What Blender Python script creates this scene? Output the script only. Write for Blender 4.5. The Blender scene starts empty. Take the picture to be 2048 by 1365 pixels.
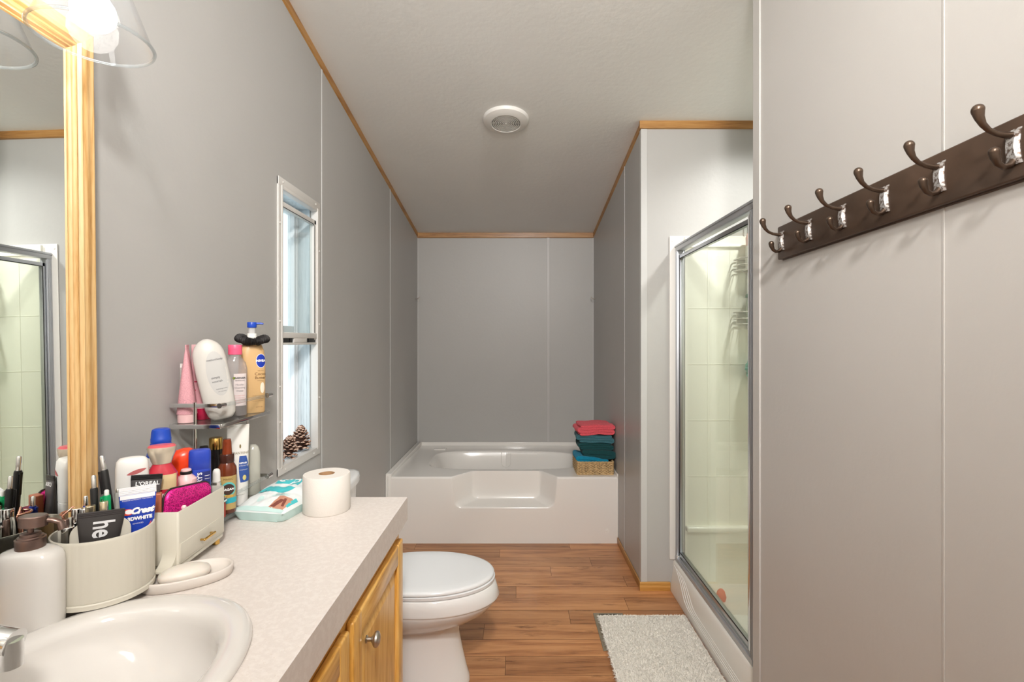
import bpy, math, random
from mathutils import Vector, Matrix, noise
random.seed(7)
PI = math.pi
SPOT, BULB, DOME = 235., 20., 118.  # spot and dome are strengths of added fill lights
COL = bpy.context.scene.collection
sin, cos = math.sin, math.cos

# ------------------------------------------------------------------ materials
def new_mat(name):
    m = bpy.data.materials.new(name); m.use_nodes = True
    nt = m.node_tree; b = nt.nodes['Principled BSDF']
    return m, nt, b
def sock(b, k, v):
    if k in b.inputs: b.inputs[k].default_value = v
def mat(name, col, rough=.5, metal=0., bump=None, bdist=.001, coat=0., var=None, trans=0., ior=1.45, sss=0., spec=None, emit=None, sheen=0.):
    """bump=(noise scale, strength); var=(scale, amount) gives a faint mottling of the surface's own colour"""
    m, nt, b = new_mat(name)
    sock(b, 'Base Color', (*col, 1)); sock(b, 'Roughness', rough); sock(b, 'Metallic', metal)
    sock(b, 'Coat Weight', coat); sock(b, 'Coat Roughness', .08); sock(b, 'Transmission Weight', trans); sock(b, 'IOR', ior)
    sock(b, 'Sheen Weight', sheen)
    if spec is not None: sock(b, 'Specular IOR Level', spec)
    if sss: sock(b, 'Subsurface Weight', sss); sock(b, 'Subsurface Scale', .01)
    if emit: sock(b, 'Emission Color', (*emit[0], 1)); sock(b, 'Emission Strength', emit[1])
    L = nt.links.new
    if bump or var:
        tc = nt.nodes.new('ShaderNodeTexCoord')
    if bump:
        n = nt.nodes.new('ShaderNodeTexNoise'); n.inputs['Scale'].default_value = bump[0]; n.inputs['Detail'].default_value = 4
        bp = nt.nodes.new('ShaderNodeBump'); bp.inputs['Strength'].default_value = bump[1]; bp.inputs['Distance'].default_value = bdist
        L(tc.outputs['Object'], n.inputs['Vector']); L(n.outputs['Fac'], bp.inputs['Height']); L(bp.outputs['Normal'], b.inputs['Normal'])
    if var:
        n = nt.nodes.new('ShaderNodeTexNoise'); n.inputs['Scale'].default_value = var[0]; n.inputs['Detail'].default_value = 5
        r = nt.nodes.new('ShaderNodeValToRGB')
        a = var[1]
        r.color_ramp.elements[0].position = .3; r.color_ramp.elements[1].position = .7
        r.color_ramp.elements[0].color = (*[c * (1 - a) for c in col], 1)
        r.color_ramp.elements[1].color = (*[min(1, c * (1 + a)) for c in col], 1)
        L(tc.outputs['Object'], n.inputs['Vector']); L(n.outputs['Fac'], r.inputs['Fac']); L(r.outputs['Color'], b.inputs['Base Color'])
    return m
def glass_mat(name, tint=(1, 1, 1), body=0., bodycol=(1, 1, 1), rough=0.02, ior=1.45, refl=1.):
    """thin clear sheet: see-through, fresnel reflection, optional cloudy body"""
    m = bpy.data.materials.new(name); m.use_nodes = True; nt = m.node_tree; nt.nodes.clear(); L = nt.links.new
    out = nt.nodes.new('ShaderNodeOutputMaterial'); tr = nt.nodes.new('ShaderNodeBsdfTransparent'); tr.inputs[0].default_value = (*tint, 1)
    gl = nt.nodes.new('ShaderNodeBsdfGlossy'); gl.inputs['Roughness'].default_value = rough
    df = nt.nodes.new('ShaderNodeBsdfDiffuse'); df.inputs[0].default_value = (*bodycol, 1)
    fr = nt.nodes.new('ShaderNodeLayerWeight'); fr.inputs[0].default_value = .5
    pw = nt.nodes.new('ShaderNodeMath'); pw.operation = 'POWER'; pw.inputs[1].default_value = 4.5
    mu = nt.nodes.new('ShaderNodeMath'); mu.operation = 'MULTIPLY_ADD'; mu.inputs[1].default_value = .9 * refl; mu.inputs[2].default_value = .04 * refl; mu.use_clamp = True
    L(fr.outputs['Facing'], pw.inputs[0])
    m1 = nt.nodes.new('ShaderNodeMixShader'); m1.inputs[0].default_value = body
    m2 = nt.nodes.new('ShaderNodeMixShader')
    L(tr.outputs[0], m1.inputs[1]); L(df.outputs[0], m1.inputs[2]); L(pw.outputs[0], mu.inputs[0]); L(mu.outputs[0], m2.inputs[0])
    L(m1.outputs[0], m2.inputs[1]); L(gl.outputs[0], m2.inputs[2]); L(m2.outputs[0], out.inputs[0])
    return m
def wood_mat(name, c1, c2, c3, axis='Z', scale=1., rough=.35, rings=9., coat=.25, tint_attr=False):
    m, nt, b = new_mat(name); L = nt.links.new
    sock(b, 'Roughness', rough); sock(b, 'Coat Weight', coat); sock(b, 'Coat Roughness', .2)
    tc = nt.nodes.new('ShaderNodeTexCoord'); mp = nt.nodes.new('ShaderNodeMapping')
    s = [scale * 1.0] * 3; s['XYZ'.index(axis)] = scale * .07
    mp.inputs['Scale'].default_value = s
    src = tc.outputs['Object']
    if tint_attr:
        at = nt.nodes.new('ShaderNodeAttribute'); at.attribute_name = 'plank'
        ad = nt.nodes.new('ShaderNodeVectorMath'); ad.operation = 'MULTIPLY_ADD'
        ad.inputs[1].default_value = (7.3, 3.1, 5.7)
        L(at.outputs['Color'], ad.inputs[0]); L(tc.outputs['Object'], ad.inputs[2]); src = ad.outputs[0]
    L(src, mp.inputs['Vector'])
    n1 = nt.nodes.new('ShaderNodeTexNoise'); n1.inputs['Scale'].default_value = rings; n1.inputs['Detail'].default_value = 3; n1.inputs['Distortion'].default_value = .4
    L(mp.outputs[0], n1.inputs['Vector'])
    w = nt.nodes.new('ShaderNodeMath'); w.operation = 'MULTIPLY'; w.inputs[1].default_value = 11.
    L(n1.outputs['Fac'], w.inputs[0])
    fr = nt.nodes.new('ShaderNodeMath'); fr.operation = 'PINGPONG'; fr.inputs[1].default_value = 1.; L(w.outputs[0], fr.inputs[0])
    n2 = nt.nodes.new('ShaderNodeTexNoise'); n2.inputs['Scale'].default_value = rings * 22; n2.inputs['Detail'].default_value = 2
    L(mp.outputs[0], n2.inputs['Vector'])
    mx = nt.nodes.new('ShaderNodeMath'); mx.operation = 'MULTIPLY_ADD'; mx.inputs[1].default_value = .50
    sc = nt.nodes.new('ShaderNodeMath'); sc.operation = 'MULTIPLY'; sc.inputs[1].default_value = .68
    L(n2.outputs['Fac'], sc.inputs[0]); L(fr.outputs[0], mx.inputs[0]); L(sc.outputs[0], mx.inputs[2])
    r = nt.nodes.new('ShaderNodeValToRGB'); e = r.color_ramp.elements
    e[0].position = .12; e[0].color = (*c1, 1); e[1].position = .85; e[1].color = (*c3, 1)
    k = e.new(.42); k.color = (*c2, 1)
    L(mx.outputs[0], r.inputs['Fac'])
    colout = r.outputs['Color']
    if tint_attr:
        mm = nt.nodes.new('ShaderNodeMixRGB'); mm.blend_type = 'MULTIPLY'; mm.inputs[0].default_value = 1.
        sp = nt.nodes.new('ShaderNodeSeparateColor'); L(at.outputs['Color'], sp.inputs[0])
        mr = nt.nodes.new('ShaderNodeMapRange'); mr.inputs['To Min'].default_value = .80; mr.inputs['To Max'].default_value = 1.12
        L(sp.outputs[0], mr.inputs['Value'])
        L(colout, mm.inputs[1]); L(mr.outputs[0], mm.inputs[2]); colout = mm.outputs[0]
        # dark knots and smudges printed on the planks
        mp3 = nt.nodes.new('ShaderNodeMapping'); s3 = [17., 17., 17.]; s3['XYZ'.index(axis)] = 4.2; mp3.inputs['Scale'].default_value = s3
        L(src, mp3.inputs['Vector'])
        n3 = nt.nodes.new('ShaderNodeTexNoise'); n3.inputs['Scale'].default_value = 1.; n3.inputs['Detail'].default_value = 7; n3.inputs['Roughness'].default_value = .65; L(mp3.outputs[0], n3.inputs['Vector'])
        r3 = nt.nodes.new('ShaderNodeValToRGB'); r3.color_ramp.elements[0].position = .58; r3.color_ramp.elements[0].color = (1, 1, 1, 1)
        r3.color_ramp.elements[1].position = .72; r3.color_ramp.elements[1].color = (.36, .30, .26, 1)
        L(n3.outputs['Fac'], r3.inputs['Fac'])
        m4 = nt.nodes.new('ShaderNodeMixRGB'); m4.blend_type = 'MULTIPLY'; m4.inputs[0].default_value = 1.
        L(colout, m4.inputs[1]); L(r3.outputs[0], m4.inputs[2]); colout = m4.outputs[0]
    L(colout, b.inputs['Base Color'])
    bp = nt.nodes.new('ShaderNodeBump'); bp.inputs['Strength'].default_value = .15; bp.inputs['Distance'].default_value = .0006
    L(n2.outputs['Fac'], bp.inputs['Height']); L(bp.outputs['Normal'], b.inputs['Normal'])
    return m
def speckle_mat(name, base, specks, rough=.35):
    m, nt, b = new_mat(name); L = nt.links.new; sock(b, 'Roughness', rough)
    tc = nt.nodes.new('ShaderNodeTexCoord')
    prev = None
    for i, (col, sc, lo, hi) in enumerate(specks):
        n = nt.nodes.new('ShaderNodeTexNoise'); n.inputs['Scale'].default_value = sc; n.inputs['Detail'].default_value = 3
        L(tc.outputs['Object'], n.inputs['Vector'])
        r = nt.nodes.new('ShaderNodeMapRange'); r.inputs['From Min'].default_value = lo; r.inputs['From Max'].default_value = hi; L(n.outputs['Fac'], r.inputs['Value'])
        mx = nt.nodes.new('ShaderNodeMixRGB'); L(r.outputs[0], mx.inputs[0])
        if prev is None: mx.inputs[1].default_value = (*base, 1)
        else: L(prev, mx.inputs[1])
        mx.inputs[2].default_value = (*col, 1); prev = mx.outputs[0]
    L(prev, b.inputs['Base Color'])
    return m

M = {}
GREY = (.425, .418, .405)
def wall_paint(name, col, rough=.42):
    m = mat(name, col, rough, bump=(55, .35), bdist=.0015, var=(1.2, .035))
    return m
M['wall'] = wall_paint('grey_satin_wall_paint', GREY)
M['hookwall'] = wall_paint('grey_wall_paint_lit', (.515, .50, .478))  # same grey paint, made lighter for the vanity light falling on it
M['batten'] = mat('grey_batten_paint', (.50, .50, .49), .38); M['seam'] = mat('grey_seam_paint', (.475, .465, .455), .38)
M['ceil'] = mat('textured_ceiling_paint', (.80, .805, .79), .9, bump=(38, .5), bdist=.002, var=(2., .02))
M['floor'] = wood_mat('wood_look_plank_vinyl', (.165, .062, .023), (.37, .158, .062), (.50, .238, .100), 'X', 1., .42, 8., .15, True)
M['gap'] = mat('dark_plank_joint', (.10, .05, .025), .7)
M['oakZ'] = wood_mat('honey_oak_upright_grain', (.34, .135, .016), (.62, .32, .062), (.76, .46, .14), 'Z', 1., .33, 17.)
M['oakY'] = wood_mat('honey_oak_lengthwise_grain', (.34, .135, .016), (.62, .32, .062), (.76, .46, .14), 'Y', 1., .33, 17.)
M['oakX'] = wood_mat('honey_oak_crosswise_grain', (.30, .125, .022), (.50, .25, .055), (.62, .34, .10), 'X', 1., .4, 11.)
M['crownY'] = wood_mat('aged_oak_lengthwise_trim', (.17, .065, .012), (.34, .155, .035), (.45, .235, .068), 'Y', 1., .45, 11., .1)
M['crownX'] = wood_mat('aged_oak_crosswise_trim', (.17, .065, .012), (.34, .155, .035), (.45, .235, .068), 'X', 1., .45, 11.)
M['frameZ'] = wood_mat('pale_oak_upright_frame', (.33, .155, .040), (.52, .30, .105), (.64, .43, .20), 'Z', 1., .4, 20., .08)
M['frameY'] = wood_mat('pale_oak_level_frame', (.33, .155, .040), (.52, .30, .105), (.64, .43, .20), 'Y', 1., .4, 20., .08)
M['darkoak'] = mat('shadow_gap_wood', (.10, .03, .012), .6)
M['laminate'] = speckle_mat('speckled_cream_laminate', (.645, .59, .55), [((.69, .64, .60), 90, .45, .62), ((.60, .53, .47), 330, .62, .72), ((.72, .67, .63), 260, .60, .72)], .42)
M['tub'] = mat('glossy_white_fibreglass', (.76, .74, .71), .16, coat=.3, var=(1.5, .015))
M['caulk'] = mat('white_edge_strip', (.76, .745, .71), .4)
M['china'] = mat('glossy_white_porcelain', (.76, .76, .755), .08, coat=.4)
M['sinkchina'] = mat('ivory_white_porcelain', (.66, .635, .605), .09, coat=.4)
M['seat'] = mat('white_seat_plastic', (.74, .755, .77), .18)
M['chrome'] = mat('polished_chrome', (.78, .78, .78), .08, 1.)
M['alu'] = mat('brushed_aluminium', (.50, .52, .55), .28, 1., var=(3., .06))
M['alud'] = mat('dull_aluminium', (.50, .515, .54), .45, .8)
M['alubright'] = mat('bright_aluminium', (.80, .82, .84), .2, 1.)
M['winframe'] = mat('off_white_window_enamel', (.60, .585, .56), .4)
M['winwhite'] = mat('white_outer_sash', (.78, .82, .86), .4)
M['wingrain'] = wood_mat('pale_blue_grey_woodgrain', (.33, .39, .43), (.55, .62, .66), (.63, .70, .74), 'Z', 1., .5, 13., 0.)
M['black'] = mat('black_plastic', (.012, .012, .012), .35)
M['rubber'] = mat('black_gasket', (.008, .008, .01), .6)
M['ivory'] = mat('ivory_fibreglass', (.90, .895, .80), .22, coat=.2, var=(2., .02))
M['base'] = mat('shower_base_white', (.77, .755, .71), .3)
M['glass'] = glass_mat('clear_glass', (.97, .985, .975), .02, (.8, .85, .8), .01)
M['doorglass'] = glass_mat('hazy_door_glass', (.955, .975, .945), .07, (.84, .85, .75), .02)
M['shadeglass'] = glass_mat('lamp_shade_glass', (.975, .98, .985), .008, (.9, .93, .97), .02, 1.5, .55)
M['shadelip'] = glass_mat('lamp_shade_rim_glass', (.9, .93, .94), .10, (.8, .85, .88), .03, 1.5, 1.4)
M['acrylic'] = glass_mat('clear_acrylic', (.93, .95, .95), .05, (.8, .82, .82), .03, 1.5, 1.2)
M['mirror'] = mat('silvered_mirror', (.86, .88, .87), .0, 1.)
M['bulb'] = mat('glowing_bulb', (1, 1, 1), .5, emit=((1., .955, .90), BULB))
M['dome'] = mat('added_globe_glow', (1, 1, 1), .5, emit=((1., .965, .92), DOME))  # glow of the added, unseen fill globe
M['nickel'] = mat('brushed_nickel', (.55, .52, .48), .3, 1.)
M['whiteplastic'] = mat('white_plastic', (.74, .73, .70), .35)
M['bronze'] = mat('oil_rubbed_bronze', (.105, .072, .052), .30, .8, var=(14, .35))
M['rail'] = mat('dark_bronze_board', (.080, .050, .034), .38, .35, var=(6, .3))
def worn():
    m, nt, b = new_mat('worn_silver_plating'); L = nt.links.new
    tc = nt.nodes.new('ShaderNodeTexCoord'); n = nt.nodes.new('ShaderNodeTexNoise'); n.inputs['Scale'].default_value = 190; n.inputs['Detail'].default_value = 4
    r = nt.nodes.new('ShaderNodeValToRGB'); r.color_ramp.elements[0].position = .40; r.color_ramp.elements[0].color = (.13, .09, .07, 1)
    r.color_ramp.elements[1].position = .52; r.color_ramp.elements[1].color = (.52, .50, .485, 1)
    L(tc.outputs['Object'], n.inputs[0]); L(n.outputs['Fac'], r.inputs[0]); L(r.outputs[0], b.inputs['Base Color']); sock(b, 'Roughness', .4); sock(b, 'Metallic', .55)
    return m
M['worn'] = worn()
M['mauve'] = mat('brushed_mauve_bronze', (.20, .135, .115), .3, .85, var=(30, .15))
M['ceramic'] = mat('warm_white_ceramic', (.62, .60, .57), .12, coat=.3)
M['cream'] = mat('cream_plastic', (.585, .555, .475), .42)
M['gold'] = mat('polished_gold', (.72, .45, .13), .2, 1.)
M['dish'] = mat('matte_bisque_ceramic', (.63, .58, .535), .45)
M['soap'] = mat('ivory_soap', (.68, .63, .57), .35, sss=.2)
M['paper'] = mat('white_tissue_paper', (.70, .665, .62), .95, bump=(240, .5), bdist=.0008)
M['card'] = mat('brown_cardboard', (.42, .25, .13), .9)
def cloth(name, col):
    return mat(name, col, .95, bump=(430, .9), bdist=.0035, var=(160, .16), sheen=.06)
M['coral'] = cloth('coral_terry', (.78, .105, .135))
M['teal'] = cloth('slate_teal_terry', (.045, .155, .19))
M['dteal'] = cloth('dark_teal_terry', (.005, .062, .068))
M['blue'] = cloth('bright_blue_terry', (.0, .235, .40))
M['wicker'] = mat('natural_seagrass', (.52, .36, .18), .75, var=(90, .3))
M['mat'] = mat('ivory_shag', (.80, .76, .70), .95, var=(60, .06), sheen=.3)
M['register'] = mat('taupe_metal', (.25, .215, .155), .45, .3)
M['slot'] = mat('dark_slot', (.02, .018, .015), .8)
M['cone'] = mat('pinecone_scale', (.17, .075, .045), .75, var=(120, .5))
M['conecore'] = mat('pinecone_core', (.05, .022, .014), .85)
M['pinktip'] = mat('pale_scale_tip', (.50, .34, .26), .8, var=(150, .4))
def P(name, col, rough=.3, **k):
    if name not in M: M[name] = mat(name, col, rough, **k)
    return M[name]

# ------------------------------------------------------------------ mesh builder
def rrect(hx, hy, r, seg=5):
    r = max(min(r, hx * .999, hy * .999), 1e-5); p = []
    for cx, cy, a0 in ((hx - r, hy - r, 0), (-hx + r, hy - r, 90), (-hx + r, -hy + r, 180), (hx - r, -hy + r, 270)):
        for i in range(seg + 1):
            a = math.radians(a0 + 90 * i / seg); p.append((cx + r * cos(a), cy + r * sin(a)))
    return p
def sell(hx, hy, n=2., seg=40):
    p = []
    for i in range(seg):
        a = 2 * PI * i / seg; c, s = cos(a), sin(a)
        p.append((hx * math.copysign(abs(c) ** (2 / n), c), hy * math.copysign(abs(s) ** (2 / n), s)))
    return p
class MB:
    def __init__(self): self.v = []; self.f = []; self.mi = []; self.M = Matrix.Identity(4); self.m = 0
    def add(self, vs, fs):
        o = len(self.v); self.v += [tuple(self.M @ Vector(p)) for p in vs]
        self.f += [tuple(i + o for i in f) for f in fs]; self.mi += [self.m] * len(fs)
        return self
    def box(self, x0, x1, y0, y1, z0, z1):
        vs = [(x, y, z) for z in (z0, z1) for y in (y0, y1) for x in (x0, x1)]
        return self.add(vs, [(0, 2, 3, 1), (4, 5, 7, 6), (0, 1, 5, 4), (2, 6, 7, 3), (0, 4, 6, 2), (1, 3, 7, 5)])
    def rings(self, R, cap0=True, cap1=True, closed=False):
        n = len(R[0]); vs = [p for r in R for p in r]; fs = []
        K = len(R)
        for k in range(K if closed else K - 1):
            a = k * n; b = ((k + 1) % K) * n
            for i in range(n):
                j = (i + 1) % n; fs.append((a + i, a + j, b + j, b + i))
        if not closed:
            if cap0: fs.append(tuple(reversed(range(n))))
            if cap1: fs.append(tuple(range((K - 1) * n, K * n)))
        return self.add(vs, fs)
    def rbox(self, x0, x1, y0, y1, z0, z1, r=.003, seg=3):
        """box with rounded edges all round"""
        cx, cy = (x0 + x1) / 2, (y0 + y1) / 2; hx, hy = (x1 - x0) / 2, (y1 - y0) / 2
        r = min(r, hx * .99, hy * .99, (z1 - z0) / 2 * .99); R = []
        for k in range(seg + 1):
            a = PI / 2 * k / seg; i = r * (1 - sin(a)); z = z0 + r * (1 - cos(a))
            R.append([(cx + px, cy + py, z) for px, py in rrect(hx - i, hy - i, max(r - i, 1e-4), seg)])
        for k in range(seg + 1):
            a = PI / 2 * (1 - k / seg); i = r * (1 - sin(a)); z = z1 - r * (1 - cos(a))
            R.append([(cx + px, cy + py, z) for px, py in rrect(hx - i, hy - i, max(r - i, 1e-4), seg)])
        return self.rings(R)
    def lathe(self, prof, seg=32, cx=0, cy=0, cap0=True, cap1=True):
        return self.rings([[(cx + r * cos(2 * PI * i / seg), cy + r * sin(2 * PI * i / seg), z) for i in range(seg)] for r, z in prof], cap0, cap1)
    def loft(self, secs, seg=40, cap0=True, cap1=True):
        """secs: (z, hx, hy, exponent[, cx, cy])"""
        R = []
        for s in secs:
            cx, cy = (s[4], s[5]) if len(s) > 4 else (0, 0)
            R.append([(cx + x, cy + y, s[0]) for x, y in sell(s[1], s[2], s[3], seg)])
        return self.rings(R, cap0, cap1)
    def tube(self, pts, r, seg=8, closed=False, caps=True, flat=None):
        P_ = [Vector(p) for p in pts]; n = len(P_); rr = r if isinstance(r, (list, tuple)) else [r] * n; R = []
        up = None
        for i, p in enumerate(P_):
            if closed: t = P_[(i + 1) % n] - P_[i - 1]
            else: t = P_[min(i + 1, n - 1)] - P_[max(i - 1, 0)]
            t.normalize()
            if up is None: up = t.orthogonal().normalized()
            up = (up - t * up.dot(t));
            if up.length < 1e-6: up = t.orthogonal()
            up.normalize(); s = t.cross(up)
            R.append([tuple(p + (up * cos(2 * PI * k / seg) + s * sin(2 * PI * k / seg)) * rr[i]) for k in range(seg)])
        return self.rings(R, caps, caps, closed)
    def grid(self, fn, nu, nv):
        vs = [fn(i / nu, j / nv) for j in range(nv + 1) for i in range(nu + 1)]
        fs = [(j * (nu + 1) + i, j * (nu + 1) + i + 1, (j + 1) * (nu + 1) + i + 1, (j + 1) * (nu + 1) + i) for j in range(nv) for i in range(nu)]
        return self.add(vs, fs)
    def sphere(self, c, r, sz=1., seg=20, n=12, sx=1., sy=1.):
        R = []
        for k in range(1, n):
            a = PI * k / n - PI / 2
            R.append([(c[0] + r * sx * cos(a) * cos(2 * PI * i / seg), c[1] + r * sy * cos(a) * sin(2 * PI * i / seg), c[2] + r * sz * sin(a)) for i in range(seg)])
        return self.rings(R)
    def prism(self, poly, x0, x1, axis='X'):
        """poly in the two other axes, extruded along axis"""
        def mk(a, b, t):
            return {'X': (t, a, b), 'Y': (a, t, b), 'Z': (a, b, t)}[axis]
        return self.rings([[mk(a, b, x0) for a, b in poly], [mk(a, b, x1) for a, b in poly]])
    def build(self, name, material, parent=None, smooth=35, bevel=0, loc=None):
        me = bpy.data.meshes.new(name); me.from_pydata(self.v, [], self.f)
        ms = material if isinstance(material, (list, tuple)) else [material]
        for m in ms: me.materials.append(m)
        me.polygons.foreach_set('material_index', self.mi)
        import bmesh
        bm = bmesh.new(); bm.from_mesh(me); bmesh.ops.recalc_face_normals(bm, faces=bm.faces); bm.to_mesh(me); bm.free()
        if smooth:
            me.polygons.foreach_set('use_smooth', [True] * len(me.polygons)); me.set_sharp_from_angle(angle=math.radians(smooth))
        me.update()
        o = bpy.data.objects.new(name, me); COL.objects.link(o)
        if parent: o.parent = parent
        if loc: o.location = loc
        if bevel:
            b = o.modifiers.new('bevel', 'BEVEL'); b.width = bevel; b.segments = 2; b.limit_method = 'ANGLE'; b.angle_limit = math.radians(50)
        return o
def thing(name, label, cat, loc=(0, 0, 0), rot=0, group=None):
    o = bpy.data.objects.new(name, None); COL.objects.link(o); o.empty_display_size = .05
    o.location = loc; o.rotation_euler = rot if isinstance(rot, tuple) else (0, 0, math.radians(rot))
    return tag(o, label, cat, group)
def tag(o, label, cat, group=None, kind=None):
    o['label'] = label; o['category'] = cat
    if group: o['group'] = group
    if kind: o['kind'] = kind
    return o
def struct(o): o['kind'] = 'structure'; return o
def T(x, y, z): return Matrix.Translation((x, y, z))
def Rm(a, ax): return Matrix.Rotation(math.radians(a), 4, ax)

def lettering(parent, s, size, m, mapf, name='lettering', align='CENTER', shear=0, bold=0., spacing=1., rot=0, ext=0):
    cu = bpy.data.curves.new('t', 'FONT'); cu.body = s; cu.size = size; cu.align_x = align; cu.align_y = 'CENTER'; cu.shear = shear; cu.offset = bold
    cu.space_character = spacing; cu.resolution_u = 3
    ob = bpy.data.objects.new('t', cu); COL.objects.link(ob)
    dg = bpy.context.evaluated_depsgraph_get(); dg.update()
    me = bpy.data.meshes.new_from_object(ob.evaluated_get(dg)); bpy.data.objects.remove(ob); bpy.data.curves.remove(cu)
    ca, sa = cos(math.radians(rot)), sin(math.radians(rot))
    for v in me.vertices:
        x, y = v.co.x, v.co.y; v.co = mapf(x * ca - y * sa, x * sa + y * ca)
    me.name = name; me.materials.clear(); me.materials.append(m)
    o = bpy.data.objects.new(name, me); COL.objects.link(o); o.parent = parent
    return o
def body_at(secs, z):
    z = max(min(z, secs[-1][0]), secs[0][0])
    for a, b in zip(secs, secs[1:]):
        if a[0] <= z <= b[0] and b[0] > a[0]:
            t = (z - a[0]) / (b[0] - a[0]); return [a[i] + (b[i] - a[i]) * t for i in range(1, len(a))]
    return list(secs[-1][1:])
def front(secs, u0=0, v0=0, off=.0004):
    """wraps a flat (u, v) onto the camera-facing (-Y) side of a lofted body"""
    def f(u, v):
        b = body_at(secs, v0 + v); hx, hy, n = b[0], b[1], b[2]
        cx, cy = (b[3], b[4]) if len(b) > 3 else (0, 0)
        x = u0 + u; q = min(abs(x) / hx, .995)
        return Vector((cx + x, cy - hy * (1 - q ** n) ** (1 / n) - off, v0 + v))
    return f
def flat(o, r, u):
    o, r, u = Vector(o), Vector(r), Vector(u)
    return lambda a, b: o + r * a + u * b
def patch(parent, name, m, mapf, u0, u1, v0, v1, nu=12, nv=6, fn=None):
    mb = MB(); mb.grid(lambda a, b: tuple(mapf(u0 + (u1 - u0) * a, v0 + (v1 - v0) * b)), nu, nv)
    return mb.build(name, m, parent)
def oval(parent, name, m, mapf, cu, cv, ru, rv, n=28, k=4):
    mb = MB(); vs = [tuple(mapf(cu, cv))]; fs = []
    for j in range(1, k + 1):
        for i in range(n): vs.append(tuple(mapf(cu + ru * j / k * cos(2 * PI * i / n), cv + rv * j / k * sin(2 * PI * i / n))))
    for i in range(n): fs.append((0, 1 + i, 1 + (i + 1) % n))
    for j in range(k - 1):
        for i in range(n):
            a = 1 + j * n + i; b = 1 + j * n + (i + 1) % n; fs.append((a, a + n, b + n, b))
    mb.add(vs, fs); return mb.build(name, m, parent)

# ------------------------------------------------------------------ the room
XL, XR, YF, YB = -.873, .672, 3.32, 4.386      # left wall, alcove right wall, tub front, back wall
YS = 2.70                                       # wall beside the shower (faces the camera)
XH, YH = .83, 1.745                             # hook wall plane and its far end
YR = -1.25                                      # wall behind the camera
def ceil_z(y): return 2.29 + .1425 * (YB - y)
WO = (1.838, 2.176, .878, 1.922)                # window opening y0 y1 z0 z1

# floor planks
rows = [3.346 - .1212 * i for i in range(-1, 40)]
joints = {0: .344, 1: -.11, 2: .449, 3: .197, 4: .605, 5: -.005, 6: .56, 7: .256, 8: -.154, 9: .95, 10: -.048, 11: .62}
vs, fs, tints = [], [], []
fl = MB(); fl.m = 0
FX0, FX1 = XL - .12, 1.9
for k in range(len(rows) - 1):
    y1, y0 = rows[k], rows[k + 1]
    j = joints.get(k - 1, random.uniform(-.6, .6)); xs = [FX0]; x = j - 1.22 * 2
    cuts = [j + 1.22 * q for q in range(-3, 4)]
    if k - 1 == 0: cuts = [-.664, .344, 1.56]
    xs = [FX0] + [c for c in cuts if FX0 < c < FX1] + [FX1]
    for a, b in zip(xs, xs[1:]):
        fl.add([(a + .0009, y0 + .0009, 0), (b - .0009, y0 + .0009, 0), (b - .0009, y1 - .0009, 0), (a + .0009, y1 - .0009, 0)], [(0, 1, 2, 3)])
        tints.append((random.random(), random.random(), random.random()))
npl = len(tints)
fl.m = 1; fl.box(FX0, FX1, rows[-1], rows[0], -.05, -.0006)
fo = fl.build('floor', [M['floor'], M['gap']], smooth=0)
ca = fo.data.color_attributes.new('plank', 'FLOAT_COLOR', 'CORNER')
for p in fo.data.polygons:
    t = tints[p.index] if p.index < npl and p.material_index == 0 else (0, 0, 0)
    for li in p.loop_indices: ca.data[li].color = (*t, 1)
struct(fo)
# ceiling (slopes up towards the camera)
c = MB(); y0, y1 = YR - .1, YB + .1
c.rings([[(x, y0, ceil_z(y0)), (x, y1, ceil_z(y1)), (x, y1, ceil_z(y1) + .08), (x, y0, ceil_z(y0) + .08)] for x in (XL - .12, 1.9)])
struct(c.build('ceiling', M['ceil'], smooth=0))
# left wall with the window opening
w = MB(); x0, x1 = XL - .12, XL
w.box(x0, x1, YR - .1, WO[0], 0, 3.2); w.box(x0, x1, WO[1], YB + .1, 0, 3.2); w.box(x0, x1, WO[0], WO[1], 0, WO[2]); w.box(x0, x1, WO[0], WO[1], WO[3], 3.2)
struct(w.build('wall_left', M['wall'], smooth=0))
struct(MB().box(XL, XR + .06, YB, YB + .1, 0, 2.4).build('wall_back', M['wall'], smooth=0))
# alcove wall + wall beside shower are one L shaped return
w = MB(); w.box(XR, XR + .06, YS, YB + .1, 0, 2.9); w.box(XR + .06, 1.9, YS, YS + .08, 0, 2.9)
struct(w.build('wall_inner', M['wall'], smooth=0))
struct(MB().box(XH, XH + .08, YR - .1, YH, 0, 3.2).build('wall_right', M['hookwall'], smooth=0))
w = MB(); w.box(XH + .08, 1.9, YH - .08, YH, 0, 3.0); w.box(1.82, 1.9, YH, YS, 0, 3.0)
struct(w.build('wall_outer', M['wall'], smooth=0))
struct(MB().box(XL - .12, XH + .1, YR - .1, YR, 0, 3.2).build('wall_rear', M['wall'], smooth=0))
d = thing('door_1', 'pale flush door in the wall behind the camera', 'door', (0, YR, 0)); d['kind'] = 'structure'
MB().rbox(-.4, .4, 0, .035, 0.008, 2.03, .003).build('door_panel', mat('door_paint', (.62, .61, .58), .4), d)
m_ = MB(); m_.box(-.47, -.4, 0, .02, 0, 2.1); m_.box(.4, .47, 0, .02, 0, 2.1); m_.box(-.4, .4, 0, .02, 2.03, 2.1); m_.build('door_casing', M['oakZ'], d, 0)
MB().sphere((.34, .075, 1.0), .028).tube([(.34, .03, 1.0), (.34, .075, 1.0)], .01).build('door_knob', M['nickel'], d)

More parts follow.
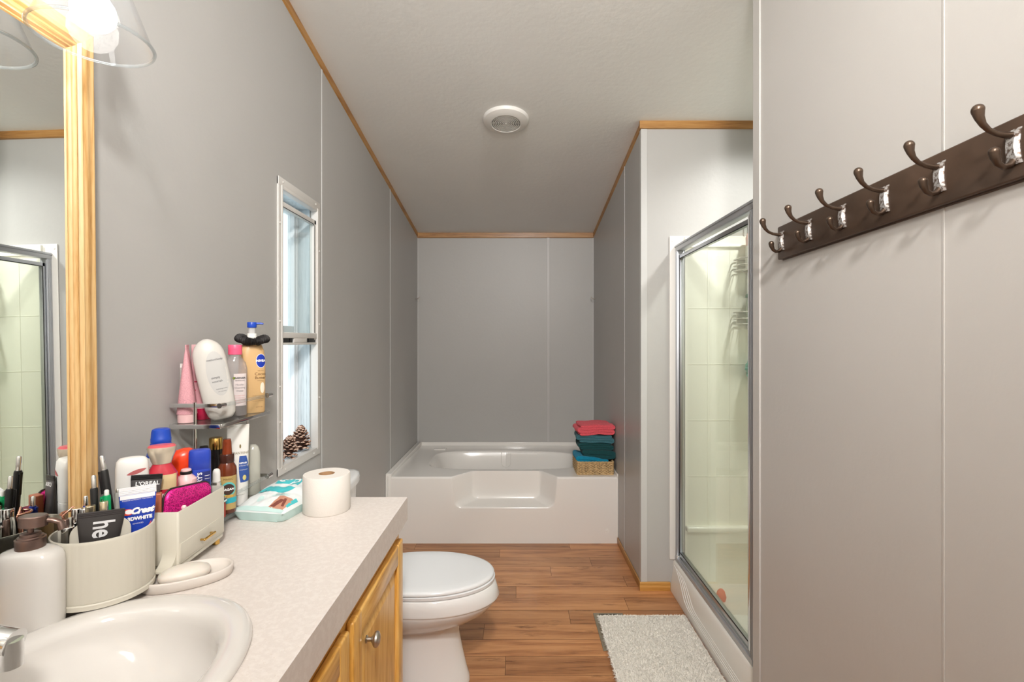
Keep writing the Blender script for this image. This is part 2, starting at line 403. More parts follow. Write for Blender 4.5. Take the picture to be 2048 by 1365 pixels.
# trims
TN = [0]
def trim(mb, m, smooth=0):
    TN[0] += 1; return struct(mb.build('trim_%d' % TN[0], m, smooth=smooth))
def crown_y(x0, x1, ya, yb):
    mb = MB(); mb.rings([[(x0, y, ceil_z(y) - .036), (x1, y, ceil_z(y) - .032), (x1, y, ceil_z(y) - .0), (x0, y, ceil_z(y) - .0)] for y in (ya, yb)]); return mb
trim(crown_y(XL, XL + .006, YR, YB), M['crownY']); trim(crown_y(XR, XR - .006, YS, YB), M['crownY'])
trim(MB().prism([(YB, 2.246), (YB - .012, 2.25), (YB - .012, 2.2917), (YB, 2.29)], XL, XR), M['crownX'])
z = ceil_z(YS); trim(MB().prism([(YS, z - .040), (YS - .012, z - .037), (YS - .012, z + .0017), (YS, z)], XR - .012, 1.5), M['crownX'])
# seams: thin raised battens
def batten_y(x, sgn, y, w_=.012): return MB().rbox(min(x, x + sgn * .003), max(x, x + sgn * .003), y - w_ / 2, y + w_ / 2, .0, ceil_z(y) - .036, .0012, 2)
trim(batten_y(XL, 1, 2.236), M['batten']); trim(batten_y(XL, 1, 3.44), M['batten'])
trim(batten_y(XR, -1, 3.12), M['seam']); trim(MB().rbox(XH - .0016, XH, .9695, .9745, 0, ceil_z(.972), .0006, 2), M['hookwall'])
trim(MB().rbox(.262, .284, YB - .006, YB, .46, 2.25, .001), M['seam'])
trim(MB().rbox(XL, XL + .008, YB - .004, YB, .46, 2.25, .001), M['batten']); trim(MB().rbox(XR - .008, XR, YB - .004, YB, .46, 2.25, .001), M['batten'])
trim(MB().rbox(XR - .004, XR + .030, YS - .005, YS + .03, .0, ceil_z(YS) - .04, .0015), M['batten'])   # outside corner
trim(MB().rbox(XH - .005, XH + .03, YH - .042, YH + .004, 0, ceil_z(YH), .0015), M['hookwall'])
bb = struct(MB().rbox(XR - .008, XR, YS, YF, .0, .042, .003).build('baseboard_right', M['crownY']))
bb = struct(MB().rbox(XR - .012, .825, YS - .014, YS, .0, .047, .002).build('baseboard_front', M['oakX']))

# ------------------------------------------------------------------ window
wn = thing('window_1', 'tall narrow white window in the grey wall between counter and toilet', 'window', (XL, 2.007, 1.4)); wn['kind'] = 'structure'
def WB(): mb = MB(); mb.M = T(-XL, -2.007, -1.4); return mb
y0, y1, z0, z1 = WO
f = WB()
f.rbox(XL, XL + .007, 1.815, y0 + .004, .853, 1.95, .002); f.rbox(XL, XL + .007, y1 - .004, 2.199, .853, 1.95, .002)
f.rbox(XL, XL + .0075, 1.815, 2.199, 1.918, 1.95, .002); f.rbox(XL, XL + .0075, 1.815, 2.199, .853, .882, .002)
f.rbox(XL - .02, XL + .010, y0, y0 + .008, z0, z1, .001); f.rbox(XL - .02, XL + .010, y1 - .008, y1, z0, z1, .001)
f.rbox(XL - .02, XL + .008, y0, y1, z1 - .012, z1, .001); f.rbox(XL - .02, XL + .008, y0, y1, z0, z0 + .008, .001)
f.build('window_frame', M['winframe'], wn)
j = WB(); j.box(XL - .118, XL - .02, y0, y0 + .004, z0, z1); j.box(XL - .085, XL - .028, y1 - .004, y1, z0, z1); j.box(XL - .118, XL - .02, y0, y1, z1 - .004, z1)
j.build('jamb_liner', M['wingrain'], wn, 0)
j = WB(); j.rbox(XL - .118, XL - .02, y0, y1, z0 - .001, z0 + .006, .001); j.build('window_sill', M['winwhite'], wn)
o_ = WB()    # outer fixed sash
for a, b in ((y0, y0 + .03), (y1 - .03, y1)): o_.rbox(XL - .112, XL - .082, a, b, z0, z1, .002)
for a, b in ((z0, z0 + .03), (z1 - .035, z1), (1.37, 1.41)): o_.rbox(XL - .112, XL - .084, y0, y1, a, b, .002)
o_.rbox(XL - .09, XL - .078, y1 - .012, y1, z0, z1, .001)
o_.build('outer_sash', M['winwhite'], wn)
WB().box(XL - .1, XL - .098, y0 + .03, y1 - .03, z0 + .03, z1 - .035).build('outer_pane', M['glass'], wn, 0)
s = WB()     # inner upper sash
sx0, sx1 = XL - .018, XL + .002; zb, zt = 1.352, 1.868
for a, b in ((y0 + .008, y0 + .024), (y1 - .026, y1 - .008)): s.rbox(sx0, sx1, a, b, zb, zt, .002)
s.rbox(sx0, sx1, y0 + .008, y1 - .008, zt - .02, zt, .002); s.rbox(sx0, sx1 + .004, y0 + .008, y1 - .008, zb + .006, zb + .028, .002); s.rbox(sx0, sx1 + .002, y0 + .008, y1 - .008, zb - .020, zb - .011, .001)
us = s.build('upper_sash', M['winframe'], wn)
for a, b in ((y0 + .012, y0 + .075), (y0 + .083, y0 + .105), (y1 - .105, y1 - .088), (y1 - .08, y1 - .012)): WB().box(sx1 - .012, sx1 - .001, a, b, zb - .011, zb + .007).build('rail_slot', M['black'], us, 0)
s = WB(); s.rbox(sx1 - .012, sx1 + .003, y0 + .11, y1 - .11, zb - .011, zb + .007, .001); s.build('sash_latch', M['winframe'], us)
WB().box(sx0 + .008, sx0 + .010, y0 + .022, y1 - .024, zb + .02, zt - .018).build('upper_pane', M['glass'], us, 0)
g_ = WB()
g_.tube([(sx1 + .0005, y1 - .0265, zb + .03), (sx1 + .0005, y1 - .0265, zt - .028), (sx1 + .0005, y1 - .034, zt - .0205), (sx1 + .0005, y0 + .024, zt - .0205)], .0013, 6)
g_.build('sash_gasket', M['rubber'], us)
sc = []
for (yy, zz) in ((1.85, 1.935), (2.15, 1.935), (1.826, 1.78), (2.189, 1.74), (1.826, 1.42), (2.189, 1.42), (1.826, 1.05), (2.189, 1.1), (1.87, .867), (2.13, .867), (1.826, 1.18)):
    a = WB(); a.sphere((XL + .008, yy, zz), .0042, seg=10, n=6, sx=.7); a.build('screw', M['winframe'], wn)

# pine cones on the sill
def cone_mesh(seed):
    rnd = random.Random(seed); mb = MB()
    mb.m = 0; mb.lathe([(.004, 0), (.014, .008), (.016, .025), (.011, .05), (.004, .07)], 12)
    N = 78
    for i in range(N):
        t = i / N; ang = i * 2.39996; zz = .004 + .068 * t
        rad = .030 * math.sin(PI * min(1, .22 + .72 * t)) ** .8 * (1 - .35 * t) + .004
        tilt = 8 + 62 * t + rnd.uniform(-8, 8); w_ = .0085 * (1 - .45 * t)
        ca_, sa_ = cos(math.radians(tilt)), sin(math.radians(tilt))
        prof = [(.3, .4, .0018), (.65, .8, .0022), (.92, 1., .0032), (1.04, .55, .0022)]
        R = []
        for q, ww, th in prof:
            r_ = rad * q; x = r_ * ca_ + .004; h = r_ * sa_ + zz - .1 * rad * q * q
            hw = w_ * ww
            pts = [(x, -hw, h - th * .2), (x, 0, h - th * .6), (x, hw, h - th * .2), (x - th * sa_ * .5, hw * .7, h + th * .6), (x - th * sa_ * .5, 0, h + th), (x - th * sa_ * .5, -hw * .7, h + th * .6)]
            c_, s_ = cos(ang), sin(ang); R.append([(a * c_ - b * s_, a * s_ + b * c_, cc) for a, b, cc in pts])
        mb.m = 1; mb.rings(R[:3], True, False); mb.m = 2; mb.rings(R[2:], False, True)
    return mb
cone_labels = ['brown open pine cone on the sill, partly hidden behind the window frame beside the rack',
               'squat brown pine cone between the two other cones on the window sill',
               'tallest upright brown pine cone on the window sill, at the end towards the toilet']
for i, (yy, xx, ss, rz, tx, lb) in enumerate([(1.885, XL - .034, 1.02, 20, 14, 0), (1.975, XL - .030, 1.12, 200, -12, 1), (2.100, XL - .036, 1.32, 77, 4, 2)]):
    mb = cone_mesh(i + 3); mb_o = mb.build('pine_cone', [M['conecore'], M['cone'], M['pinktip']], smooth=50)
    mb_o.location = (xx, yy, WO[2] + .006 + .004); mb_o.scale = (ss * .92, ss * .92, ss); mb_o.rotation_euler = (math.radians(tx), math.radians(-4), math.radians(rz))
    tag(mb_o, cone_labels[lb], 'pine cone', 'pine cones on the window sill')

# ------------------------------------------------------------------ bathtub
def smooth(a, b, x):
    t = max(0., min(1., (x - a) / (b - a))); return t * t * (3 - 2 * t)
TX0, TX1, TZ = -.838, .668, .441
def tub_z(x, y):
    z = TZ - .012 * smooth(3.5, 4.3, y)
    # basin
    cx, hx = -.09, .565
    cy = 3.86 + .0 ; hy_b = .29
    yf = 3.515 + .03 * ((x - cx) / hx) ** 2; yb = 4.17 - .05 * max(0., (x - cx) / hx) - .03 * ((x - cx) / hx) ** 2
    cyy = (yf + yb) / 2; hyy = (yb - yf) / 2
    u = abs((x - cx) / hx); v = abs((y - cyy) / hyy); n = 5
    q = (u ** n + v ** n) ** (1 / n)
    z -= .37 * (1 - smooth(.72 if x > cx else .66, 1.0, q)) ** .8 if q < 1 else 0
    # moulded step cut through the apron
    t = (y - YF) / .145
    xl = -.432 + .118 * t; xr = .265 - .10 * t
    inx = min(smooth(xl - .006, xl + .016, x), 1 - smooth(xr - .016, xr + .006, x))
    iny = 1 - smooth(3.45, 3.474, y)
    zs = .243 + .10 * max(0, y - YF)
    k = inx * iny
    rr = .055                         # filleted lower corners
    dx = min(x - xl, xr - x) - .010
    if k > 0 and dx < rr: zs += rr - math.sqrt(max(0, rr * rr - (rr - max(dx, 0)) ** 2))
    z = z * (1 - k) + min(z, zs) * k
    # rounded front edge
    e = y - YF; r = .013
    if e < r: z -= r - math.sqrt(max(0, r * r - (r - e) ** 2))
    return z
nx, ny = 300, 200
tb = MB(); xs = [TX0 + (TX1 - TX0) * i / nx for i in range(nx + 1)]
ys = [YF + .013 * (1 - cos(PI / 2 * i / 5)) for i in range(6)]; ys += [YF + .013 + (YB - .012 - YF - .013) * i / ny for i in range(1, ny + 1)]
vsl = [(x, YF, 0.0) for x in xs] + [(x, YF, .1) for x in xs] + [(x, YF, .2) for x in xs]
for y in ys: vsl += [(x, y, tub_z(x, y)) for x in xs]
vsl += [(x, YB - .012, 0.) for x in xs]
n1 = nx + 1; K = len(vsl) // n1
tb.add(vsl, [(k * n1 + i, k * n1 + i + 1, (k + 1) * n1 + i + 1, (k + 1) * n1 + i) for k in range(K - 1) for i in range(nx)])
tub = thing('bathtub', 'built-in white garden bathtub with moulded step in the front, across the back alcove', 'bathtub', (-.1, YF, 0))
tb.v = [(a + .1, b - YF, c_) for a, b, c_ in tb.v]
tb.build('tub_shell', M['tub'], tub, 60)
def TB(): mb = MB(); mb.M = T(.1, -YF, 0); return mb
fr = TB(); fr.rbox(TX0, TX1, YB - .014, YB - .002, .40, .459, .004)
fr.rbox(XL + .001, TX0 + .004, YF, YB - .012, .41, .463, .004); fr.rbox(TX1 - .004, XR - .001, YF, YB - .012, .41, .463, .004)
fr.build('wall_flange', M['tub'], tub)
fr = TB(); fr.rbox(XL + .001, XL + .014, YF - .006, YF + .006, 0, .463, .003); fr.rbox(XL + .015, TX0 + .001, YF - .003, YF + .004, 0, .45, .002)
fr.build('edge_strip', M['caulk'], tub)
fr = TB(); fr.rbox(TX1 - .002, TX1 + .003, YF - .006, YF + .006, 0, .463, .002)
fr.build('edge_strip', M['caulk'], tub)
a = TB(); a.M = a.M @ T(.598, YF - .0005, .083) @ Rm(90, 'X'); a.lathe([(.0165, 0), (.0165, .0012), (.014, .0016), (.013, .0008), (.009, .0008), (.008, .003), (.001, .0032)], 24)
a.build('access_cap', M['caulk'], tub)
a = TB()      # raised arch on the inner back wall of the basin
pts = [(x_, tub_y, z_) for x_, tub_y, z_ in ()]
def back_y(x, z):      # where the inner back slope reaches height z
    y = 4.2
    while y > 3.9 and tub_z(x, y) > z: y -= .002
    return y
for i in range(21):
    if i < 5: x_, z_ = -.128, .415 - .0155 * i
    elif i > 15: x_, z_ = -.052, .415 - .0155 * (20 - i)
    else:
        an = PI + PI * (i - 5) / 10; x_, z_ = -.09 + .038 * cos(an), .340 + .038 * sin(an)
    pts.append((x_, back_y(x_, z_) - .001, z_))
a.tube(pts, .003, 6); a.build('moulded_arch', M['tub'], tub)
a = TB(); a.rbox(-.70, -.60, 4.19, 4.26, .415, .436, .006); a.build('soap_ledge', M['tub'], tub)
# little hooks either side of the tub
for (x, sg, lb) in ((XL, 1, 'small metal hook above the tub on the same wall as the window'), (XR, -1, 'small metal hook above the tub on the wall over the towel stack')):
    t = MB(); t.tube([(0, 0, 0), (sg * .018, 0, -.002), (sg * .030, 0, .008), (sg * .034, 0, .018)], [.0035, .003, .003, .004], 8)
    o = t.build('wall_hook', M['nickel']); o.location = (x + sg * .001, 4.30, 1.708); tag(o, lb, 'hook', 'hooks above the tub')

# ------------------------------------------------------------------ wicker basket with towels
bk = thing('wicker_basket', 'woven natural seagrass basket holding towels on the front corner of the tub deck', 'basket', (.530, 3.508, TZ - .002))
bx, by, bh = .122, .136, .088
w = MB()
nrow = 10
per = rrect(bx, by, .012, 3)
def perim(n):     # even points round the rounded rectangle
    L_ = []; tot = 0
    for i in range(len(per)):
        a = per[i]; b = per[(i + 1) % len(per)]; l = math.dist(a, b); L_.append((tot, a, b, l)); tot += l
    out = []
    for k in range(n):
        s_ = tot * k / n
        for t0, a, b, l in L_:
            if t0 <= s_ <= t0 + l and l > 0:
                q = (s_ - t0) / l; nx_, ny_ = (b[1] - a[1]) / l, -(b[0] - a[0]) / l; out.append((a[0] + (b[0] - a[0]) * q, a[1] + (b[1] - a[1]) * q, nx_, ny_)); break
    return out
PM = perim(176)
for r_ in range(nrow):
    zz = .005 + (bh - .014) * r_ / (nrow - 1); ph = PI * (r_ % 2)
    w.tube([(x + nx_ * .0022 * sin(i * 2 * PI / 8 + ph), y + ny_ * .0022 * sin(i * 2 * PI / 8 + ph), zz + .0013 * sin(i * 2 * PI / 8 * 2 + ph)) for i, (x, y, nx_, ny_) in enumerate(PM)], .0045, 6, closed=True)
w.build('woven_side', M['wicker'], bk, 60)
w = MB()
for i in range(0, 176, 8):
    for o_ in (2,):
        x, y, a_, b_ = PM[(i + o_) % 176]; w.tube([(x, y, 0), (x, y, bh)], .0026, 6)
w.build('stake', M['wicker'], bk, 60)
w = MB(); w.tube([(x, y, bh - .001 + .0012 * sin(i * 1.6)) for i, (x, y, a_, b_) in enumerate(PM)], .0058, 6, closed=True); w.build('basket_rim', M['wicker'], bk, 60)
MB().rbox(-bx, bx, -by, by, 0, .006, .003).build('basket_bottom', M['wicker'], bk)

def folded_towel(w_, d_, h_, layers, material, label, loc, rz=0, ry=0, seed=0, rx=0, group='folded towels stacked in the basket'):
    """a serpentine of cloth: layers joined by round folds, run through the depth, then softened"""
    t = h_ / layers; pts = []; hw = w_ / 2 - t / 2
    ns = 26
    for k in range(layers):
        zc = t * (k + .5); dr = 1 if k % 2 == 0 else -1
        inset = random.Random(seed + k).uniform(.0, .012)
        for i in range(ns + 1):
            u = -1 + 2 * i / ns; x = dr * u * (hw - (inset if (k in (0, layers - 1)) else 0))
            pts.append((x, zc))
        if k < layers - 1:
            for i in range(1, 6):
                a = PI * i / 6; pts.append((dr * (hw + sin(a) * t * .5), zc + t / 2 - cos(a) * t / 2))
    # outline of ribbon
    n = len(pts); up, lo = [], []
    for i, (x, z) in enumerate(pts):
        a = pts[max(i - 1, 0)]; b = pts[min(i + 1, n - 1)]; dx, dz = b[0] - a[0], b[1] - a[1]; l = math.hypot(dx, dz) or 1
        nx_, nz = -dz / l, dx / l; e = t * .46 * (1 if 0 < i < n - 1 else .55)
        up.append((x + nx_ * e, z + nz * e)); lo.append((x - nx_ * e, z - nz * e))
    poly = up + lo[::-1]; R = []; nd = 22
    for j in range(nd + 1):
        v = -1 + 2 * j / nd; y = v * d_ / 2; sh = 1 - .012 * max(0, abs(v) - .8) * 5
        ring = []
        for x, z in poly:
            edge = (abs(v) ** 8)
            nz1 = noise.noise(Vector((x * 14 + seed, y * 14, z * 22))) * .006; nz2 = noise.noise(Vector((x * 30 + seed, y * 30, z * 60 + 9))) * .0022
            ring.append((x * sh + nz1 * .8, y + noise.noise(Vector((x * 18 + seed * 3, z * 40, 3.3))) * .008 * edge, (z - h_ / 2) * (1 - .10 * edge) + h_ / 2 + nz1 + nz2 + .006 * (1 - (2 * x / w_) ** 2) * (z / h_) * .7))
        R.append(ring)
    mb = MB(); mb.rings(R)
    o = mb.build('folded_towel', material, smooth=60); o.location = loc; o.rotation_euler = (math.radians(rx), math.radians(ry), math.radians(rz))
    return tag(o, label, 'towel', group)
tx, ty = .530, 3.500
folded_towel(.225, .20, .062, 3, M['blue'], 'bright blue towel lying in the basket under the stack, one end poking up', (tx - .018, ty - .005, TZ + .048), 1, 8, 1)
folded_towel(.240, .19, .060, 2, M['dteal'], 'dark green-teal folded towel, lower of the two dark ones, just above the basket rim', (tx + .015, ty, TZ + .098), 0, 2, 2)
folded_towel(.232, .18, .046, 3, M['dteal'], 'dark teal folded towel under the blue-grey teal one in the stack', (tx + .010, ty + .003, TZ + .160), 0, 1, 3)
folded_towel(.245, .19, .052, 3, M['teal'], 'blue-grey teal folded towel just under the coral one', (tx + .006, ty, TZ + .207), -2, 2, 5)
folded_towel(.245, .20, .070, 4, M['coral'], 'coral pink folded towel on top of the towel stack', (tx + .004, ty - .005, TZ + .262), 3, -1, 8)

# ------------------------------------------------------------------ ceiling fan
fy = 2.677; fan = thing('ceiling_vent_fan', 'round white bathroom vent fan with ring grille in the middle of the ceiling', 'vent fan', (-.059, fy, ceil_z(fy)), (math.radians(180 - 8.1), 0, 0))
MB().lathe([(.123, -.004), (.1235, .006), (.118, .016), (.10, .024), (.081, .027), (.079, .024), (.078, .012), (.078, -.004)], 64, cap0=False, cap1=False).build('fan_cover', M['whiteplastic'], fan)
MB().lathe([(.079, .014), (.001, .014)], 48).build('fan_recess', M['slot'], fan, 0)
for k in range(8):
    r_ = .0135 + .0092 * k; wd = .0024
    MB().lathe([(r_ - wd, .021), (r_ + wd, .021), (r_ + wd, .0255), (r_ - wd, .0255), (r_ - wd, .021)], 48, cap0=False, cap1=False).build('grille_ring', M['whiteplastic'], fan)
a = MB(); a.lathe([(.007, .012), (.007, .026), (.004, .027)], 20)
for an in range(4):
    a.M = Rm(an * 90 , 'Z'); a.box(.005, .079, -.0012, .0012, .018, .0235)
a.build('grille_hub', M['whiteplastic'], fan)

# ------------------------------------------------------------------ toilet
to = thing('toilet', 'white two-piece toilet with closed lid between the vanity and the tub', 'toilet', (XL, 1.992, 0), 0)
def ring_sell(cx, hx, hy, n, z, front_n=2.0, seg=56):
    """egg plan: blunt at the back (towards -x), round at the front"""
    p = []
    for i in range(seg):
        a = 2 * PI * i / seg; c_, s_ = cos(a), sin(a); nn = front_n if c_ > 0 else n
        p.append((cx + hx * math.copysign(abs(c_) ** (2 / nn), c_), hy * math.copysign(abs(s_) ** (2 / nn), s_), z))
    return p
b = MB()
prof = [(.0, .395, .290, .132, 2.6), (.02, .395, .288, .132, 2.6), (.05, .398, .275, .122, 2.5), (.12, .403, .254, .110, 2.4), (.20, .41, .232, .104, 2.3), (.235, .42, .225, .108, 2.3),
        (.250, .440, .240, .125, 2.2), (.272, .468, .260, .150, 2.2), (.297, .490, .275, .168, 2.2), (.322, .504, .283, .180, 2.2), (.336, .511, .2855, .1855, 2.2), (.338, .5115, .285, .1855, 2.2), (.340, .513, .288, .188, 2.2), (.346, .514, .289, .189, 2.2), (.372, .512, .282, .188, 2.2), (.396, .510, .275, .186, 2.2), (.400, .509, .270, .182, 2.2)]
b.rings([ring_sell(cx, hx, hy, n, z_) for z_, cx, hx, hy, n in prof])
b.build('bowl', M['china'], to, 50)
b = MB(); b.rings([ring_sell(.513, .272 + e, .184 + e, 2.3, z_) for z_, e in ((.402, -.004), (.404, 0), (.414, .001), (.417, -.003))]); b.build('seat', M['seat'], to, 50)
b = MB(); b.rings([ring_sell(.509, .273 + e, .185 + e, 2.3, z_) for z_, e in ((.419, -.004), (.4205, 0), (.427, .001), (.432, -.003), (.4345, -.012), (.4352, -.05), (.4355, -.12))]); b.build('lid', M['seat'], to, 50)
for y_ in (-.10, .06): MB().rbox(.215, .25, y_, y_ + .04, .40, .436, .008).build('hinge', M['seat'], to)
b = MB(); b.rbox(.10, .28, -.11, .11, .30, .405, .03, 4); b.build('tank_deck', M['china'], to)
def tank_ring(x1, hy, z_, bow=.025, n=14):
    p = [(.012, -hy, z_)]
    for i in range(n + 1):
        v = -1 + 2 * i / n; p.append((x1 - bow * abs(v) ** 3 - .006 * (abs(v) > .99), v * hy, z_))
    p.append((.012, hy, z_)); return p
b = MB(); b.rings([tank_ring(.175, .190, .405), tank_ring(.185, .198, .43), tank_ring(.192, .208, .70), tank_ring(.192, .209, .742)]); b.build('tank', M['china'], to, 40, bevel=.004)
b = MB(); b.rings([tank_ring(.196, .212, .742, .03), tank_ring(.206, .221, .748, .03), tank_ring(.207, .222, .768, .03), tank_ring(.203, .218, .778, .03), tank_ring(.19, .205, .783, .03), tank_ring(.13, .15, .785, .02)]); b.build('tank_lid', M['china'], to, 50)
b = MB(); b.tube([(.195, -.14, .69), (.207, -.14, .69)], .012, 12); b.tube([(.208, -.14, .69), (.21, -.09, .684)], [.006, .005], 8); b.build('flush_lever', M['chrome'], to)

# ------------------------------------------------------------------ vanity
CZ = .88; CX = -.328; CYE = 1.497; CYN = -.95
van = thing('vanity_cabinet', 'honey oak vanity cabinet with raised-panel doors under the cream countertop', 'cabinet', (-.62, 1.0, 0))
def VB(): mb = MB(); mb.M = T(.62, -1.0, 0); return mb
v = VB(); v.box(XL + .002, -.368, 1.462, 1.478, .09, CZ - .07); v.box(XL + .002, -.368, CYN, CYN + .016, .09, CZ - .07); v.box(XL + .002, -.368, CYN, 1.478, .09, .106); v.box(XL + .002, XL + .01, CYN, 1.478, .09, CZ - .07); v.box(XL + .002, -.368, 1.0, 1.016, .106, CZ - .07); v.box(XL + .002, -.43, CYN, 1.478, 0, .09); v.build('cabinet_body', M['oakZ'], van, 0)
v = VB(); v.box(-.368, -.350, CYN, 1.48, .085, CZ - .071); v.build('face_frame', M['oakY'], van, 0)
for (a0, a1) in ((1.020, 1.462), (.545, .997), (.07, .522), (-.405, .047), (-.88, -.43)):
    zt_, zb_ = .772, .125; x_ = -.350; t_ = .017; st = .056
    dd = VB()
    def bev(mb, y0_, y1_, z0_, z1_, xa, xb, i):
        """frustum panel: base rectangle at xa, smaller rectangle at xb"""
        mb.rings([[(xa, y0_, z0_), (xa, y1_, z0_), (xa, y1_, z1_), (xa, y0_, z1_)], [(xb, y0_ + i, z0_ + i), (xb, y1_ - i, z0_ + i), (xb, y1_ - i, z1_ - i), (xb, y0_ + i, z1_ - i)]])
    dd.rbox(x_, x_ + .005, a0 + .004, a1 - .004, zb_ + .004, zt_ - .004, .001); do = dd.build('door', M['oakZ'], van)
    for q in (a0, a1 - st): VB().rbox(x_, x_ + t_, q, q + st, zb_, zt_, .005).build('door_stile', M['oakZ'], do)
    for q in (zt_ - st, zb_): VB().rbox(x_, x_ + t_ - .0004, a0 + st - .004, a1 - st + .004, q, q + st, .005).build('door_rail', M['oakY'], do)
    p_ = VB(); p_.box(x_, x_ + .006, a0 + st - .003, a1 - st + .003, zb_ + st - .003, zt_ - st + .003)
    bev(p_, a0 + st + .004, a1 - st - .004, zb_ + st + .004, zt_ - st - .004, x_ + .006, x_ + .013, .028)
    p_.build('raised_panel', M['oakZ'], do, 0)
    ky = a0 + .083 if a0 > .9 else a0 + .04
    k_ = VB(); k_.M = k_.M @ T(x_ + t_, ky, .69) @ Rm(90, 'Y'); k_.lathe([(.008, 0), (.0085, .002), (.005, .004), (.0048, .011), (.009, .015), (.0155, .019), (.0170, .023), (.0155, .027), (.009, .030), (.002, .031)], 28)
    k_.build('knob', M['nickel'], do)
# countertop with oval cut-out
SC = (-.592, .650); SA, SB, SN = .199, .255, 2.2
ct = MB(); n = 96
hx0, hx1, hy0, hy1 = XL + .001, CX, .30, 1.0
def rim(a, k=1.): 
    c_, s_ = cos(a), sin(a); return (SC[0] + SA * k * math.copysign(abs(c_) ** (2 / SN), c_), SC[1] + SB * k * math.copysign(abs(s_) ** (2 / SN), s_))
def rect_hit(p):
    dx, dy = p[0] - SC[0], p[1] - SC[1]; ts = []
    if dx > 1e-9: ts.append((hx1 - SC[0]) / dx)
    if dx < -1e-9: ts.append((hx0 - SC[0]) / dx)
    if dy > 1e-9: ts.append((hy1 - SC[1]) / dy)
    if dy < -1e-9: ts.append((hy0 - SC[1]) / dy)
    t = min(ts); return (SC[0] + dx * t, SC[1] + dy * t)
inn = [rim(2 * PI * i / n, .93) for i in range(n)]; outp = [rect_hit(p) for p in inn]
# snap nearest outer points to the rectangle corners
for cx_, cy_ in ((hx0, hy0), (hx1, hy0), (hx1, hy1), (hx0, hy1)):
    i = min(range(n), key=lambda k: math.dist(outp[k], (cx_, cy_))); outp[i] = (cx_, cy_)
for zt_ in (CZ,):
    vs_ = [(x, y, zt_) for x, y in inn] + [(x, y, zt_) for x, y in outp] + [(x, y, zt_ - .03) for x, y in inn]
    ct.add(vs_, [(i, (i + 1) % n, n + (i + 1) % n, n + i) for i in range(n)] + [(i, (i + 1) % n, 2 * n + (i + 1) % n, 2 * n + i) for i in range(n)])
def quad(a, b, c_, d_): ct.add([a, b, c_, d_], [(0, 1, 2, 3)])
for a0, a1 in ((CYN, hy0), (hy1, CYE)): quad((hx0, a0, CZ), (hx1, a0, CZ), (hx1, a1, CZ), (hx0, a1, CZ))
quad((CX, CYN, CZ), (CX, CYE, CZ), (CX, CYE, CZ - .068), (CX, CYN, CZ - .068)); quad((CX, CYE, CZ), (hx0, CYE, CZ), (hx0, CYE, CZ - .068), (CX, CYE, CZ - .068))
quad((CX, CYN, CZ), (hx0, CYN, CZ), (hx0, CYN, CZ - .068), (CX, CYN, CZ - .068))
quad((CX, CYN, CZ - .068), (CX, CYE, CZ - .068), (CX - .022, CYE, CZ - .068), (CX - .022, CYN, CZ - .068))
quad((CX - .022, CYE, CZ - .068), (hx0, CYE, CZ - .068), (hx0, CYE - .019, CZ - .068), (CX - .022, CYE - .019, CZ - .068))
o = ct.build('countertop', M['laminate'], smooth=0); tag(o, 'long cream speckled laminate countertop with a thick front edge on the oak vanity', 'countertop')
# sink
sk = thing('sink', 'oval ivory white drop-in sink set in the countertop beside the soap dispenser', 'sink', (SC[0], SC[1], CZ))
b = MB(); R = []
spec = [(1.0, .0005), (1.004, .005), (.995, .010), (.97, .0138), (.93, .0145), (.88, .0142), (.835, .0125), (.808, .008), (.79, -.002), (.782, -.012)]
for k, z_ in spec: R.append([(rim(2 * PI * i / n, k)[0] - SC[0], rim(2 * PI * i / n, k)[1] - SC[1], z_) for i in range(n)])
for q in range(1, 15):     # bowl, its centre shifted to the room side behind the faucet deck
    t = q / 14; k = .782 - .72 * (t ** 1.9) * 1.0; zz = -.012 - .131 * (1 - (1 - t) ** 2.2)
    sh = .022 * smooth(0, .25, t)
    sq = 1 - .10 * smooth(0, .3, t)
    ring = []
    for i in range(n):
        a = 2 * PI * i / n; x, y = rim(a, k); x -= SC[0]; y -= SC[1]
        if x < 0: x *= (1 - .17 * smooth(0, .25, t) * (1 - smooth(.6, 1, t)))
        ring.append((x * sq + sh, y, zz))
    R.append(ring)
b.rings(R, False, True); b.build('basin', M['sinkchina'], sk, 70)
b = MB(); b.M = T(.022, 0, -.1432); b.lathe([(.03, 0), (.030, .002), (.024, .003), (.02, .0), (.004, -.001)], 28); b.build('drain', M['chrome'], sk)
fa = thing('faucet', 'chrome single-spout faucet at the wall side of the oval sink', 'faucet', (SC[0] - .172, SC[1], CZ + .0165))
b = MB(); b.rbox(-.026, .026, -.055, .055, 0, .010, .006); b.lathe([(.024, .008), (.023, .03), (.020, .05), (.014, .058), (.002, .06)], 28); b.build('faucet_body', M['chrome'], fa)
b = MB(); b.tube([(0, 0, .035), (.045, -.002, .062), (.09, -.004, .068), (.115, -.004, .063)], [.015, .0155, .016, .0165], 20); b.build('spout', M['chrome'], fa)
b = MB(); b.tube([(.110, -.004, .066), (.110, -.004, .032)], .0125, 20); b.build('aerator', M['chrome'], fa)
b = MB(); b.tube([(0, 0, .058), (-.008, 0, .085), (-.01, 0, .10)], [.008, .007, .011], 12); b.build('handle', M['chrome'], fa)

